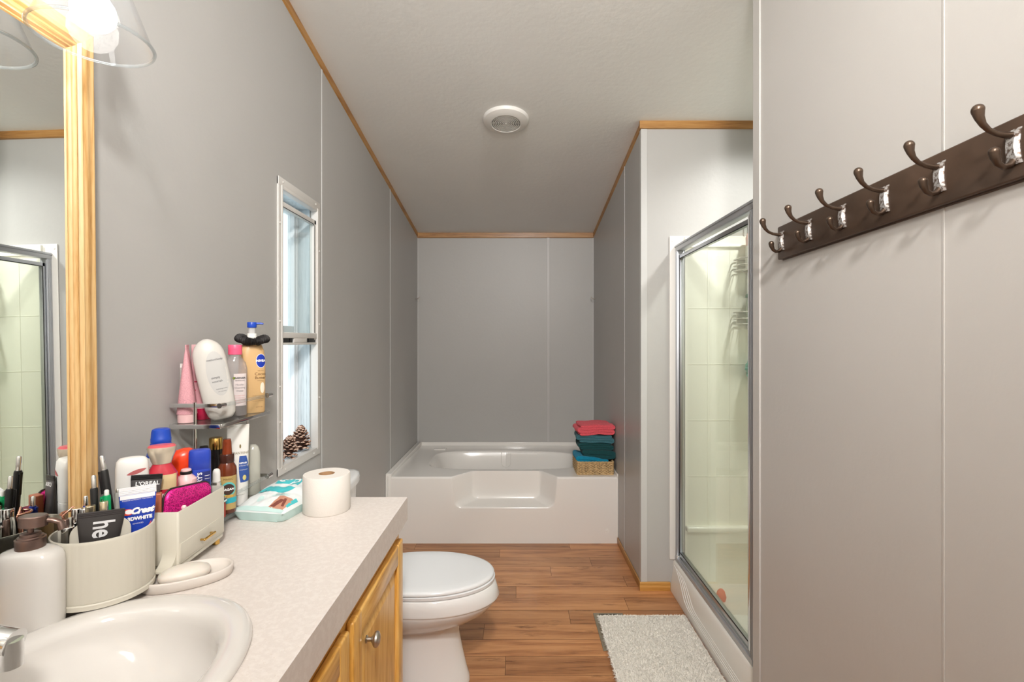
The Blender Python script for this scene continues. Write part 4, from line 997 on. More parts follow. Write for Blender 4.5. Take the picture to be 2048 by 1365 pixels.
# rectangular organiser with a drawer
OX0, OX1, OY0, OY1 = -.812, -.674, .981, 1.168
oz = thing('cosmetics_organizer', 'rectangular cream cosmetics box with a gold-handled drawer behind the round organizer', 'organizer', ((OX0 + OX1) / 2, (OY0 + OY1) / 2, CZ), 4)
hx_, hy_ = (OX1 - OX0) / 2, (OY1 - OY0) / 2; Z0, Z1, ZF = .026, .130, .060
def wallring(hx, hy, r):
    p = []
    for cx, cy, a0, q in ((hx - r, hy - r, 0, r), (-hx + r, hy - r, 90, r), (-hx + .004, -hy + .004, 180, .004), (hx - .004, -hy + .004, 270, .004)):
        for i in range(7):
            a = math.radians(a0 + 90 * i / 6); p.append((cx + q * cos(a), cy + q * sin(a)))
    return p
m = MB(); R = []
for ins, z_, rr_ in ((0, Z0, .016), (0, Z1 - .001, .016), (.0008, Z1, .0155), (.003, Z1, .013), (.0032, Z1 - .002, .013), (.0032, ZF, .013)):
    R.append([(x, y, z_) for x, y in wallring(hx_ - ins, hy_ - ins, rr_)])
m.rings(R); m.build('box_body', M['cream'], oz, 50)
m = MB(); m.rbox(hx_ - .002, hx_ + .0012, -hy_ + .004, hy_ - .017, Z0 + .004, ZF + .006, .0008); dr = m.build('drawer_front', M['cream'], oz)
m = MB(); pf_ = [(-hy_ + .001, .024), (-hy_ + .001, .060)] + [(-hy_ - .030 + .030 * cos(a * PI / 16), .056 - .030 * sin(a * PI / 16)) for a in range(0, 9)] + [(-hy_ - .030, .023)]
m.prism(pf_, hx_ - .030, hx_ - .004, 'X'); m.build('curved_lip', M['cream'], oz, 50)
m = MB(); m.rbox(hx_ + .008, hx_ + .0125, -.022, .024, .044, .0495, .002); m.box(hx_ + .001, hx_ + .010, -.020, -.016, .045, .0485); m.box(hx_ + .001, hx_ + .010, .018, .022, .045, .0485); m.build('drawer_handle', M['gold'], dr)
m = MB(); m.rings([[(x, y, z_) for x, y in rrect(hx_ - .002 + e, hy_ - .002 + e, .016, 6)] for z_, e in ((.0145, -.002), (.016, 0), (.023, .0), (.0245, -.001))]); m.build('tray_base', M['cream'], oz)
for x in (-hx_ + .02, hx_ - .014):
    for y in (-hy_ + .03, hy_ - .02): MB().lathe([(.006, 0), (.0075, .001), (.0075, .012), (.006, .0155)], 16, x, y).build('foot', M['gold'], oz)
ZX = CZ + ZF + .0008
GB = 'toiletries in the rectangular organizer'
# white deodorant stick
dsec = [(0, .027, .015, 2.8), (.004, .028, .016, 2.8), (.085, .028, .016, 2.8), (.0855, .027, .0155, 2.8), (.0865, .027, .0155, 2.8), (.087, .028, .016, 2.8), (.150, .0275, .016, 2.8), (.165, .026, .0145, 2.7), (.171, .021, .011, 2.5), (.173, .013, .006, 2.2)]
de = thing('deodorant_stick', 'white deodorant stick with a red leaf mark in the cosmetics box', 'deodorant', (-.7800, 1.014, ZX), 33, GB)
MB().loft(dsec, 48).build('stick_body', M['whiteplastic'], de, 40)
mb = MB(); mp_ = front(dsec, 0, 0, .0004); mb.grid(lambda a, b: tuple(mp_(-.008 + .032 * a, .140 + .009 * a + (b - .5) * .0085 * sin(PI * a) ** .7)), 16, 3); mb.build('leaf_mark', P('dusky_red', (.45, .12, .12), .5), de)
# L'Oreal tube
lo, secs = squeeze_tube('hair_cream_tube', 'small dark tube with white lettering in front of the red bottle', (-.7560, 1.006, ZX), (0, math.radians(4), math.radians(33)), .052, .138, .016, P('graphite', (.06, .055, .055), .35), M['black'], crimp=.010, group=GB)
lettering(lo, "L'OREAL", .0105, white_ink, front(secs, .002, .1205), bold=.0003)
# red bottle with champagne neck
rs = [(0, .026, .020, 2.6), (.004, .029, .021, 2.6), (.118, .029, .021, 2.6), (.128, .0275, .020, 2.4), (.142, .020, .016, 2.2), (.150, .0155, .014, 2.0)]
rb = thing('body_mist_bottle', 'red bottle with a champagne waisted cap standing in the cosmetics box', 'bottle', (-.7500, 1.056, ZX), 30, GB)
MB().loft(rs, 44).build('bottle_body', P('berry_red', (.50, .03, .05), .25, coat=.3), rb, 40)
MB().loft([(.150, .0165, .015, 2.2), (.155, .019, .016, 2.2), (.163, .021, .018, 2.2), (.172, .0245, .0205, 2.2), (.182, .0260, .0215, 2.2), (.185, .0255, .021, 2.2)], 40).build('cap', P('champagne_pearl', (.66, .58, .46), .25, metal=.5), rb, 50)
MB().loft([(.185, .0250, .0205, 2.2), (.188, .023, .018, 2.2), (.189, .012, .01, 2.)], 40).build('cap_top', P('rose_red', (.62, .10, .12), .3), rb, 50)
patch(rb, 'gold_label', P('pale_gold_label', (.60, .47, .26), .5), front(rs, 0, 0, .0005), -.004, .0265, .098, .128)
patch(rb, 'front_label', P('pale_pink_label', (.75, .50, .45), .5), front(rs, 0, 0, .0006), -.004, .0262, .04, .090)
# blue-capped bottle behind
bs = [(0, .028, .018, 2.5), (.13, .028, .018, 2.5), (.150, .028, .020, 2.4)]
bc = thing('lotion_bottle', 'white bottle with a big blue domed cap behind the red bottle', 'bottle', (-.7960, 1.118, ZX), 32, GB)
MB().loft(bs, 40).build('bottle_body', M['whiteplastic'], bc, 40)
MB().loft([(.150, .0265, .021, 2.2), (.152, .027, .0215, 2.2), (.165, .0245, .020, 2.2), (.180, .0195, .0175, 2.1), (.181, .0185, .017, 2.1), (.182, .0195, .0175, 2.1), (.190, .0195, .0175, 2.1), (.191, .019, .017, 2.1), (.205, .018, .016, 2.1), (.210, .0165, .015, 2.1), (.2125, .012, .011, 2.)], 40).build('cap', P('cobalt_blue', (.012, .06, .42), .3), bc, 30)
for k in range(6): patch(bc, 'text_line', P('faint_print', (.45, .45, .47), .6), front(bs, 0, 0, .0004), -.026, -.014, .095 + .007 * k, .0965 + .007 * k, 4, 1)
# orange-red cap bottle
oc = thing('hairspray_can', 'rounded orange-red capped bottle beside the chrome post', 'bottle', (-.7640, 1.1400, ZX), 30, GB)
MB().loft([(0, .026, .020, 2.4), (.112, .026, .020, 2.4)], 40).build('bottle_body', P('scarlet', (.70, .02, .015), .25), oc, 40)
MB().loft([(.112, .0275, .021, 2.3), (.135, .028, .0215, 2.3), (.148, .026, .020, 2.2, .002, 0), (.158, .019, .015, 2.1, .005, 0), (.1625, .008, .007, 2., .008, 0)], 40).build('cap', P('orange_red', (.80, .055, .012), .25), oc, 50)
# pink bottle
ps = [(0, .019, .019, 2.2), (.098, .0205, .0195, 2.2), (.108, .0200, .019, 2.2), (.117, .0115, .0115, 2.), (.119, .0110, .011, 2.)]
pk = thing('pink_bottle', 'pale pink round-shouldered bottle with a black rim behind the sequin case', 'bottle', (-.7330, 1.108, ZX), 25, GB)
pk.scale = (1, 1, .95)
MB().loft(ps, 40).build('bottle_body', P('pale_pink', (.78, .50, .50), .35), pk, 40)
MB().lathe([(.0112, .119), (.0115, .120), (.0115, .125), (.0105, .126)], 28).build('black_rim', M['black'], pk)
MB().lathe([(.0100, .126), (.0100, .129), (.008, .131)], 28).build('cap', M['pale_pink'], pk)
# blue stick
hs = [(0, .021, .014, 3.), (.003, .022, .015, 3.), (.112, .022, .015, 3.), (.1125, .0215, .0145, 3.), (.1133, .0215, .0145, 3.), (.114, .022, .015, 3.), (.150, .0215, .0145, 3.), (.155, .020, .0132, 2.9), (.157, .016, .010, 2.7)]
hd = thing('blue_deodorant_stick', 'blue deodorant stick with white side lettering in the cosmetics box', 'deodorant', (-.7200, 1.135, ZX + .005), 30, GB)
MB().loft(hs, 44).build('stick_body', M['cobalt_blue'] if False else P('royal_blue', (.022, .055, .40), .3), hd, 40)
patch(hd, 'navy_panel', P('navy_print', (.02, .03, .16), .4), front(hs, 0, 0, .0003), -.004, .0205, .02, .108)
lettering(hd, "HARRY'S", .0125, white_ink, front(hs, .001, .083, .0009), rot=90, bold=.0003)
patch(hd, 'white_stripe', white_ink, front(hs, 0, 0, .0007), .010, .0195, .098, .099, 4, 1); patch(hd, 'white_stripe', white_ink, front(hs, 0, 0, .0007), .010, .0195, .091, .092, 4, 1)
oval(hd, 'leaf_print', P('print_blue', (.10, .30, .60), .5), front(hs, 0, 0, .0008), .012, .060, .005, .012)
patch(hd, 'white_stripe', white_ink, front(hs, 0, 0, .0007), .007, .0195, .038, .0395, 4, 1); patch(hd, 'white_stripe', white_ink, front(hs, 0, 0, .0007), .007, .0195, .031, .0325, 4, 1)
# small brown box between
o = MB().rbox(-.014, .014, -.008, .008, 0, .102, .002).build('cosmetic_box', P('copper_card', (.42, .12, .06), .4)); o.location = (-.728, 1.0005, ZX); o.rotation_euler = (0, 0, math.radians(30))
tag(o, 'copper brown slim box between the toothpaste and the sequin case', 'box', GB)
# sequin case
def sequin():
    m, nt, b = new_mat('magenta_sequins'); L = nt.links.new
    tc = nt.nodes.new('ShaderNodeTexCoord'); v = nt.nodes.new('ShaderNodeTexVoronoi'); v.inputs['Scale'].default_value = 620
    L(tc.outputs['Object'], v.inputs['Vector'])
    r = nt.nodes.new('ShaderNodeValToRGB'); r.color_ramp.elements[0].color = (.30, .0, .09, 1); r.color_ramp.elements[1].color = (.95, .03, .36, 1); r.color_ramp.elements[1].position = .75
    sp_ = nt.nodes.new('ShaderNodeSeparateColor'); L(v.outputs['Color'], sp_.inputs[0]); L(sp_.outputs[0], r.inputs[0]); L(r.outputs[0], b.inputs['Base Color'])
    bp = nt.nodes.new('ShaderNodeBump'); bp.inputs['Strength'].default_value = .8; bp.inputs['Distance'].default_value = .001; L(sp_.outputs[1], bp.inputs['Height']); L(bp.outputs[0], b.inputs['Normal'])
    sock(b, 'Roughness', .35); sock(b, 'Metallic', .35); return m
M['sequin'] = sequin()
sq = thing('sequin_case', 'magenta sequin glasses case with a dark metal edge at the front of the cosmetics box', 'case', (-.7070, 1.064, ZX + .006), (0, math.radians(6), math.radians(80)))
sw, shh = .060, .092
m = MB(); m.M = Rm(90, 'X'); R = []
for k in range(9):
    a = PI * k / 8; yv = -.0085 * cos(a); ins = .006 * (1 - sin(a)) ** 1.2
    R.append([(x, y + shh / 2, yv) for x, y in rrect(sw - ins, shh / 2 - ins, .020, 6)])
m.rings(R); m.build('case_shell', M['sequin'], sq, 60)
m = MB(); m.tube([(x, .0, y + shh / 2) for x, y in rrect(sw + .0008, shh / 2 + .0008, .020, 6)], .0022, 8, closed=True); m.build('metal_edge', P('dark_edge', (.06, .045, .04), .3, metal=.6), sq, 60)
m = MB(); m.sphere((-.018, -.0100, .050), .0055, seg=12, n=8); m.build('clasp', P('pearl_clasp', (.80, .62, .58), .25), sq)

# soap dish
sdh = thing('soap_dish', 'oval bisque soap dish on the counter between the sink and the cosmetics box', 'dish', (-.6420, .976, CZ), 34)
def dring(k, z_, a_=.080, b_=.051): return [(x, y, z_) for x, y in sell(a_ * k, b_ * k, 2.25, 56)]
def dr2(ins, z_): return [(x, y, z_) for x, y in sell(.078 - ins, .047 - ins, 2.25, 56)]
m = MB(); m.rings([dr2(.006, 0), dr2(.003, .002), dr2(.0, .0185), dr2(.0015, .0205), dr2(.004, .0205), dr2(.006, .018), dr2(.009, .012), dr2(.018, .008), dr2(.04, .0072)]); m.build('dish_body', M['dish'], sdh, 60)
m = MB(); m.loft([(0, .036, .022, 2.5), (.004, .042, .026, 2.4), (.010, .044, .028, 2.4), (.016, .041, .026, 2.3), (.021, .031, .020, 2.2), (.0235, .018, .012, 2.1), (.0242, .006, .004, 2.)], 44)
o = m.build('soap_bar', M['soap'], smooth=70); o.location = (-.646, .972, CZ + .0078); o.rotation_euler = (0, 0, math.radians(34)); tag(o, 'worn ivory soap bar lying in the oval dish', 'soap')

# ------------------------------------------------------------------ two-tier rack
RX0, RX1, RY0, RY1 = -.866, -.738, 1.247, 1.520
rk = thing('counter_rack', 'two-tier chrome and clear acrylic counter rack against the wall by the window', 'rack', ((RX0 + RX1) / 2, (RY0 + RY1) / 2, CZ))
def KB(): mb = MB(); mb.M = T(-(RX0 + RX1) / 2, -(RY0 + RY1) / 2, -CZ); return mb
RY1c = 1.490       # stays on the counter
ZS, ZL = 1.137, .900
xm = -.803
for yy in (RY0, RY1c):
    m = KB(); m.tube([(xm, yy, CZ + .002), (xm, yy, ZS + .058)], .0035, 10); m.build('post', M['chrome'], rk)
for zz, nm in ((ZS, 'upper_shelf'), (ZL, 'lower_shelf')):
    m = KB(); m.rbox(RX0 + .003, RX1 - .003, RY0 + .002, RY1c - .002, zz - .001, zz + .003, .001, 1); sh_ = m.build(nm, M['acrylic'], rk)
    m = KB(); m.rbox(RX0, RX1, RY0 - .004, RY0 + .002, zz - .008, zz + .003, .001); m.rbox(RX0, RX1, RY1c - .002, RY1c + .004, zz - .008, zz + .003, .001); m.rbox(RX1 - .003, RX1 + .002, RY0, RY1c, zz - .007, zz + .003, .001)
    m.build('shelf_edge', M['chrome'] if zz == ZS else M['acrylic'], sh_)
for zz in (ZS + .050, ZL + .048):
    for yy in (RY0, RY1c): KB().rbox(RX0, RX1, yy - .0025, yy + .0025, zz - .005, zz + .005, .001).build('side_rail', M['chrome'], rk)
    m = KB(); m.tube([(RX1, RY0 + .012, zz), (RX1, RY1c - .012, zz)], .0048, 12); m.build('front_rod', M['acrylic'], rk)
    for ya, yb in ((RY0 - .008, RY0 + .014), (RY1c - .014, RY1c + .010)): KB().tube([(RX1, ya, zz), (RX1, yb, zz)], .0066, 16).build('rod_end', M['chrome'], rk)
for x in (RX0 + .012, RX1 - .004):
    for y in (RY0 + .004, RY1c - .004): m = KB(); m.sphere((x, y, CZ + .0065), .0065, seg=14, n=8); m.tube([(x, y, CZ + .008), (x, y, ZL)], .003, 8); m.build('foot', M['chrome'], rk)
ZU = ZS + .0035; ZW = ZL + .0035
GU = 'bottles and tubes on the upper rack shelf'; GL = 'bottles and tubes on the lower rack shelf'
# pink glitter tubes
pg = mat('pink_glitter_tube', (.66, .33, .37), .35, var=(900, .35), bump=(900, .4), bdist=.0006)
t1, s1 = squeeze_tube('hand_cream_tube', 'pink glitter cream tube standing on its cap on the upper rack shelf', (-.842, 1.276, ZU), 117, .052, .198, .021, pg, pg, group=GU, capm=M['pale_pink'], caph=.022)
t2_, s2 = squeeze_tube('body_cream_tube', 'darker pink tube with red print behind the glitter tube', (-.838, 1.330, ZU), 12, .050, .198, .021, P('dusty_pink', (.60, .30, .33), .35), P('dusty_pink_edge', (.66, .40, .42), .4), group=GU, capm=P('crimson', (.40, .01, .05), .3), caph=.030)
for k in range(4): patch(t2_, 'red_mark', M['crimson'], front(s2, 0, 0, .0005), -.019 + .003 * k, -.012 + .004 * k, .055 + .022 * k, .058 + .022 * k, 4, 1)
t3, s3 = squeeze_tube('glitter_gel_tube', 'thin silver glitter tube leaning on the wall beside the pink tubes', (-.848, 1.266, ZU), (0, math.radians(2), math.radians(75)), .020, .150, .008, mat('silver_glitter', (.42, .40, .38), .3, .4, var=(900, .4)), M['whiteplastic'], group=GU, capm=M['crimson'], caph=.045)
# leaning rounded bottle
ms = [(0, .020, .012, 2.3), (.004, .025, .016, 2.4), (.012, .031, .019, 2.6), (.03, .035, .0205, 2.8), (.06, .0365, .021, 2.8), (.12, .0375, .021, 2.8), (.16, .0372, .0205, 2.7), (.175, .0355, .0198, 2.5), (.187, .0315, .0185, 2.35), (.197, .025, .016, 2.2), (.205, .016, .012, 2.1), (.210, .006, .005, 2.)]
mt = thing('body_lotion_bottle', 'rounded white lotion bottle leaning over on the upper rack shelf', 'bottle', (-.7640, 1.300, ZU + .006), (math.radians(-3), math.radians(-11), math.radians(32)), GU)
MB().loft(ms, 48).build('bottle_body', P('satin_white', (.53, .51, .475), .35), mt, 60)
oval(mt, 'label_panel', P('label_grey', (.46, .455, .44), .4), front(ms, 0, 0, .0003), .010, .118, .024, .058)
lettering(mt, 'method.body', .0068, dark_ink, front(ms, .010, .154, .0009)); lettering(mt, 'simply', .0078, dark_ink, front(ms, .004, .108, .0009)); lettering(mt, 'nourish', .0078, dark_ink, front(ms, .006, .098, .0009))
lettering(mt, 'hydrating lotion', .0040, dark_ink, front(ms, .012, .078, .0009)); lettering(mt, 'with shea butter', .0030, dark_ink, front(ms, .012, .071, .0009))
oval(mt, 'cap_face', P('satin_white_cap', (.54, .52, .48), .3), front(ms, 0, 0, .0006), -.010, .020, .017, .012)
# micellar water
gs = [(0, .024, .015, 2.8), (.004, .029, .019, 2.8), (.09, .030, .020, 2.8), (.13, .030, .020, 2.7), (.148, .026, .019, 2.4), (.160, .018, .016, 2.1), (.163, .015, .015, 2.), (.170, .015, .015, 2.)]
gb = thing('micellar_water_bottle', 'clear bottle with a pink flip cap in the middle of the upper rack shelf', 'bottle', (-.7770, 1.378, ZU), 32, GU)
MB().loft(gs, 44).build('bottle_body', glass_mat('clear_pet', (.90, .88, .88), .22, (.70, .66, .65), .05, 1.45, 1.5), gb, 40)
MB().loft([(.004, .027, .017, 2.8), (.052, .028, .018, 2.8)], 44).build('liquid', glass_mat('grey_liquid', (.55, .52, .50), .25, (.25, .23, .22), .05, 1.33), gb, 40)
MB().lathe([(.0165, .170), (.0172, .1705), (.0172, .184), (.0168, .1845), (.0172, .185), (.0172, .195), (.016, .197)], 32).build('flip_cap', P('hot_pink', (.80, .10, .20), .35), gb)
patch(gb, 'label', P('blush_label', (.60, .53, .52), .5), front(gs, 0, 0, .0004), -.004, .026, .030, .118)
lettering(gb, 'GARNIER', .0065, dark_ink, front(gs, .011, .106, .0011), bold=.0002); oval(gb, 'green_leaf', P('leaf_green', (.16, .22, .02), .5), front(gs, 0, 0, .0009), -.0035, .106, .0035, .0035, 14, 2)
lettering(gb, 'SKINACTIVE', .0042, dark_ink, front(gs, .011, .099, .0011))
for k, wd in enumerate(('Micellar', 'Cleansing', 'Water')): lettering(gb, wd, .0066, P('grey_print', (.22, .21, .22), .5), front(gs, .0105, .088 - .0085 * k, .0011))
for k in range(4): lettering(gb, 'all-in-1 makeup remover', .0026, M['coral_print'], front(gs, .0105, .058 - .006 * k, .0011))
# cocoa butter lotion
ns_ = [(0, .032, .020, 3.), (.004, .034, .022, 3.), (.10, .035, .023, 3.), (.135, .035, .022, 2.9), (.16, .034, .021, 2.8), (.180, .0315, .019, 2.6), (.195, .026, .0165, 2.3), (.206, .016, .0145, 2.1), (.212, .015, .0145, 2.)]
nv = thing('cocoa_lotion_bottle', 'tan lotion bottle with a blue pump on the upper rack shelf', 'bottle', (-.7700, 1.4520, ZU), 38, GU)
m = MB(); secsN = [(z_, hx, hy, n_, (.004 if 0 < z_ < .19 else 0), 0) for z_, hx, hy, n_ in ns_]
m.loft(ns_, 44); m.build('bottle_body', P('butterscotch', (.58, .375, .175), .3, var=(4, .05)), nv, 60)
MB().lathe([(.0165, .208), (.017, .209), (.017, .220), (.0125, .2205), (.0125, .229), (.0095, .2295)], 32).build('pump_collar', M['whiteplastic'], nv)
m = MB(); m.lathe([(.0095, .2295), (.0095, .246)], 24); m.build('pump_stem', glass_mat('frosted_plastic', (.9, .9, .9), .5, (.75, .75, .75), .3), nv)
m = MB(); m.lathe([(.012, .246), (.0125, .247), (.0125, .2605), (.0115, .262)], 28); m.tube([(.010, -.002, .258), (.022, -.006, .2585), (.029, -.009, .257)], [.0035, .003, .0022], 10); m.build('pump_head', M['cobalt_blue'], nv)
nvs = P('nivea_blue', (.01, .035, .35), .35)
oval(nv, 'round_logo', white_ink, front(ns_, 0, 0, .0004), .0205, .150, .0140, .0205); oval(nv, 'round_logo_blue', nvs, front(ns_, 0, 0, .0008), .0205, .150, .0130, .0190)
lettering(nv, 'NIVEA', .0092, white_ink, front(ns_, .0205, .150, .0014), bold=.0004)
brn = P('brown_print', (.12, .06, .02), .5)
lettering(nv, 'body lotion', .0036, brn, front(ns_, .0195, .122, .0009)); lettering(nv, 'Cocoa', .0115, brn, front(ns_, .0185, .112, .0009)); lettering(nv, 'Butter', .0115, brn, front(ns_, .0185, .101, .0009)); lettering(nv, 'moisturizing', .0034, brn, front(ns_, .0185, .093, .0009))
oval(nv, 'flower_print', P('petal_white', (.78, .68, .55), .5), front(ns_, 0, 0, .0005), .024, .072, .006, .016, 14, 3)
for k in range(4): lettering(nv, 'with deep nourishing serum', .0026, brn, front(ns_, .012, .050 - .005 * k, .0009))
lettering(nv, '16.9 FL OZ', .0038, brn, front(ns_, .015, .017, .0009))
# scrunchie
m = MB(); NN, nn_ = 240, 14; Rr = []
rnd = random.Random(5)
for i in range(NN):
    a = 2 * PI * i / NN; ring = []; pf = .0018 * sin(a * 47 + 3.3 * sin(a * 5)) + .0045 * noise.noise(Vector((cos(a) * 3, sin(a) * 3, 2)))
    for k in range(nn_):
        b_ = 2 * PI * k / nn_; rr_ = .0125 + pf + .0015 * noise.noise(Vector((a * 3, b_, 1)))
        R0 = .0275 + rr_ * cos(b_); ring.append((R0 * 1.12 * cos(a), R0 * .95 * sin(a), rr_ * .85 * sin(b_) + .004 * sin(a * 2 + 1)))
    Rr.append(ring)
m.rings(Rr, closed=True); o = m.build('scrunchie', mat('black_velvet', (.006, .004, .004), .6, bump=(300, .6), bdist=.002), smooth=60); o.location = (-.768, 1.452, ZU + .2105); o.rotation_euler = (math.radians(2), math.radians(3), 0); tag(o, 'ruffled black scrunchie round the neck of the blue-pump lotion bottle', 'hair tie')

# lower shelf
amber = P('amber_plastic', (.13, .025, .008), .15, coat=.4)
as_ = [(0, .019, .017, 2.2), (.003, .0215, .0205, 2.1), (.105, .0225, .0215, 2.1), (.118, .0215, .0205, 2.), (.130, .015, .015, 2.), (.134, .0135, .0135, 2.)]
ab = thing('argan_spray_bottle', 'amber spray bottle with a gold and teal label just behind the cosmetics box', 'bottle', (-.7520, 1.297, ZW), 32, GL)
MB().loft(as_, 40).build('bottle_body', amber, ab, 50)
MB().lathe([(.0160, .130), (.0165, .131), (.0165, .150), (.0155, .152)], 32).build('collar', P('dark_amber', (.05, .015, .01), .2), ab)
m = MB(); m.loft([(.152, .0115, .0115, 2.2), (.170, .0105, .0105, 2.2), (.182, .010, .010, 2.4), (.190, .0085, .009, 2.6)], 28); m.tube([(-.003, -.008, .181), (-.004, -.0125, .181)], .0022, 8); m.build('spray_nozzle', P('burnt_orange', (.20, .035, .010), .2), ab)
patch(ab, 'label', P('old_gold_label', (.42, .30, .11), .45), front(as_, 0, 0, .0004), -.0215, .0215, .012, .098, 16, 6)
oval(ab, 'teal_badge', P('badge_teal', (.10, .45, .44), .45), front(as_, 0, 0, .0007), .002, .064, .0165, .019); oval(ab, 'dark_badge', P('badge_brown', (.05, .025, .02), .4), front(as_, 0, 0, .0010), .002, .064, .014, .014)
lettering(ab, 'ARGAN', .0078, white_ink, front(as_, .002, .064, .0015), bold=.0003); lettering(ab, 'MAGIC', .0072, brn, front(as_, .002, .090, .0009))
patch(ab, 'teal_band', P('sky_teal', (.02, .36, .44), .45), front(as_, 0, 0, .0008), -.0210, .0210, .028, .042, 16, 2)
patch(ab, 'orange_slice', P('amber_print', (.62, .36, .05), .5), front(as_, 0, 0, .0009), -.012, .012, .043, .050)
# gold-capped dark bottle
gk = thing('gold_cap_bottle', 'black bottle with a tall gold cap behind the amber spray bottle', 'bottle', (-.822, 1.365, ZW), 30, GL)
MB().loft([(0, .018, .018, 2.), (.003, .020, .020, 2.), (.115, .020, .020, 2.), (.140, .0165, .0165, 2.), (.1500, .0155, .0155, 2.)], 36).build('bottle_body', P('gloss_black', (.012, .010, .010), .1), gk, 50)
MB().lathe([(.0160, .1500), (.0163, .151), (.0163, .179), (.0150, .181)], 36).build('cap', M['gold'], gk)
# dropper
dp_ = thing('serum_dropper_bottle', 'small bottle with white rubber dropper and silver collar behind the cosmetics box', 'bottle', (-.7620, 1.268, ZW), 30, GL)
MB().loft([(0, .014, .014, 2.), (.002, .0155, .0155, 2.), (.060, .0155, .0155, 2.), (.070, .010, .010, 2.)], 32).build('bottle_body', P('grey_glass', (.30, .30, .28), .1), dp_, 50)
MB().lathe([(.0112, .068), (.0115, .069), (.0115, .088), (.0105, .089)], 28).build('collar', M['chrome'], dp_)
MB().lathe([(.0095, .089), (.0088, .094), (.0088, .108), (.0080, .116), (.005, .120), (.001, .121)], 28).build('rubber_bulb', M['whiteplastic'], dp_, 60)
# white conditioner tube
ct_, cs = squeeze_tube('conditioner_tube', 'tall white conditioner tube with a blue shield logo on the lower rack shelf', (-.7620, 1.366, ZW), 25, .054, .216, .024, P('pearl_tube', (.72, .71, .67), .3), P('pearl_tube_edge', (.74, .73, .69), .35), group=GL, capm=M['whiteplastic'], caph=.03)
lettering(ct_, 'PANTENE', .0085, P('pantene_gold', (.20, .15, .06), .4), front(cs, .008, .140, .0009))
mp_ = front(cs, 0, 0, .0006)
mb = MB(); mb.grid(lambda a, b: tuple(mp_(.0125 + (a - .5) * .023 * (.35 + .65 * sin(PI * min(1, .22 + .62 * b)) ** .8) + .004 * (1 - b), .062 + .070 * b)), 8, 14); mb.build('blue_shield', P('shield_blue', (.03, .08, .30), .35), ct_)
lettering(ct_, 'REPAIR', .0058, white_ink, front(cs, .0130, .113, .0011), bold=.0002); lettering(ct_, '& PROTECT', .0036, white_ink, front(cs, .0130, .106, .0011)); lettering(ct_, 'CONDITIONER', .0028, white_ink, front(cs, .0140, .095, .0011))
oval(ct_, 'yellow_drop', P('drop_yellow', (.60, .52, .18), .4), front(cs, 0, 0, .0010), .0165, .074, .0042, .007, 14, 2)
oval(ct_, 'drop_outline', M['pantene_gold'], front(cs, 0, 0, .0006), .006, .158, .0022, .0055, 12, 2)
# clear rounded bottle
cb = thing('clear_gel_bottle', 'cloudy translucent bottle with a rounded top beside the tall white tube', 'bottle', (-.7660, 1.450, ZW), 25, GL)
MB().loft([(0, .017, .013, 2.6), (.003, .020, .015, 2.6), (.105, .020, .015, 2.6), (.125, .0185, .014, 2.4), (.138, .014, .011, 2.2), (.1445, .006, .005, 2.)], 36).build('bottle_body', glass_mat('cloudy_plastic', (.88, .88, .82), .60, (.66, .65, .58), .15), cb, 60)
# small ones at the back left
for (lb, loc, r, h, c1, c2) in (('short dark bottle with a gold cap behind the chrome post', (-.8440, 1.290, ZW), .0140, .162, 'gloss_black', 'gold'), ('black matte tube next to the short gold-capped bottle', (-.8230, 1.315, ZW), .0120, .168, 'gloss_black', 'black')):
    o = thing('cosmetic_bottle', lb, 'bottle', loc, 0, GL); MB().lathe([(r * .9, 0), (r, .002), (r, h - .035), (r * .9, h - .03)], 28).build('bottle_body', M[c1], o); MB().lathe([(r * .85, h - .03), (r * .85, h - .001), (r * .75, h)], 28).build('cap', M[c2], o)
sb_ = thing('small_red_bottle', 'short red bottle with a teal base at the near corner of the lower rack shelf', 'bottle', (-.7455, 1.262, ZW), 30, GL)
MB().lathe([(.008, 0), (.009, .001), (.009, .035), (.006, .04)], 24).build('bottle_body', P('brick_red', (.35, .03, .015), .3), sb_); MB().lathe([(.006, .04), (.006, .052), (.005, .053)], 20).build('cap', M['dark_amber'], sb_)

# ------------------------------------------------------------------ wipes pack
def wipes_mat():
    return P('wipes_white', (.72, .76, .76), .3)
wp = thing('wipes_pack', 'soft white and aqua wet wipes pack between the rack and the toilet roll', 'wipes pack', (-.655, 1.382, CZ), -10)
def pack(u, v, off=0.):     # u across, v along; returns top surface
    hx_, hy_ = .074, .094
    x = u * hx_; y = v * hy_
    e = (1 - abs(u) ** 3.2) ** .55 * (1 - abs(v) ** 4.0) ** .6 if abs(u) < 1 and abs(v) < 1 else 0
    wob = .0045 * noise.noise(Vector((x * 38, y * 38, 2.))) + .0022 * noise.noise(Vector((x * 90, y * 90, 5.)))
    z = .025 + (.036 + .020 * v + wob) * e + off
    xx = x * (1 + .03 * noise.noise(Vector((0, y * 30, 7)))); return (xx, y + .004 * noise.noise(Vector((x * 30, 4, 7))), z)
def pack_lo(u, v):
    x, y, z = pack(u, v); e = (1 - abs(u) ** 6) * (1 - abs(v) ** 6) if abs(u) < 1 and abs(v) < 1 else 0
    return (x, y, .025 - .0245 * min(1, e * 2.6))
m = MB(); m.grid(lambda a, b: pack(2 * a - 1, 2 * b - 1), 44, 44); m.build('film_pack', wipes_mat(), wp, 60)
m = MB(); m.grid(lambda a, b: pack_lo(2 * a - 1, 2 * b - 1), 44, 44); m.build('pack_underside', P('mint_print', (.50, .68, .66), .35), wp, 60)
aqua = P('aqua_print', (.06, .46, .50), .35); lmint = P('mint_print', (.50, .68, .66), .35); tanp = P('tan_print', (.50, .25, .17), .4); brownp = P('brown_figure', (.20, .06, .045), .4)
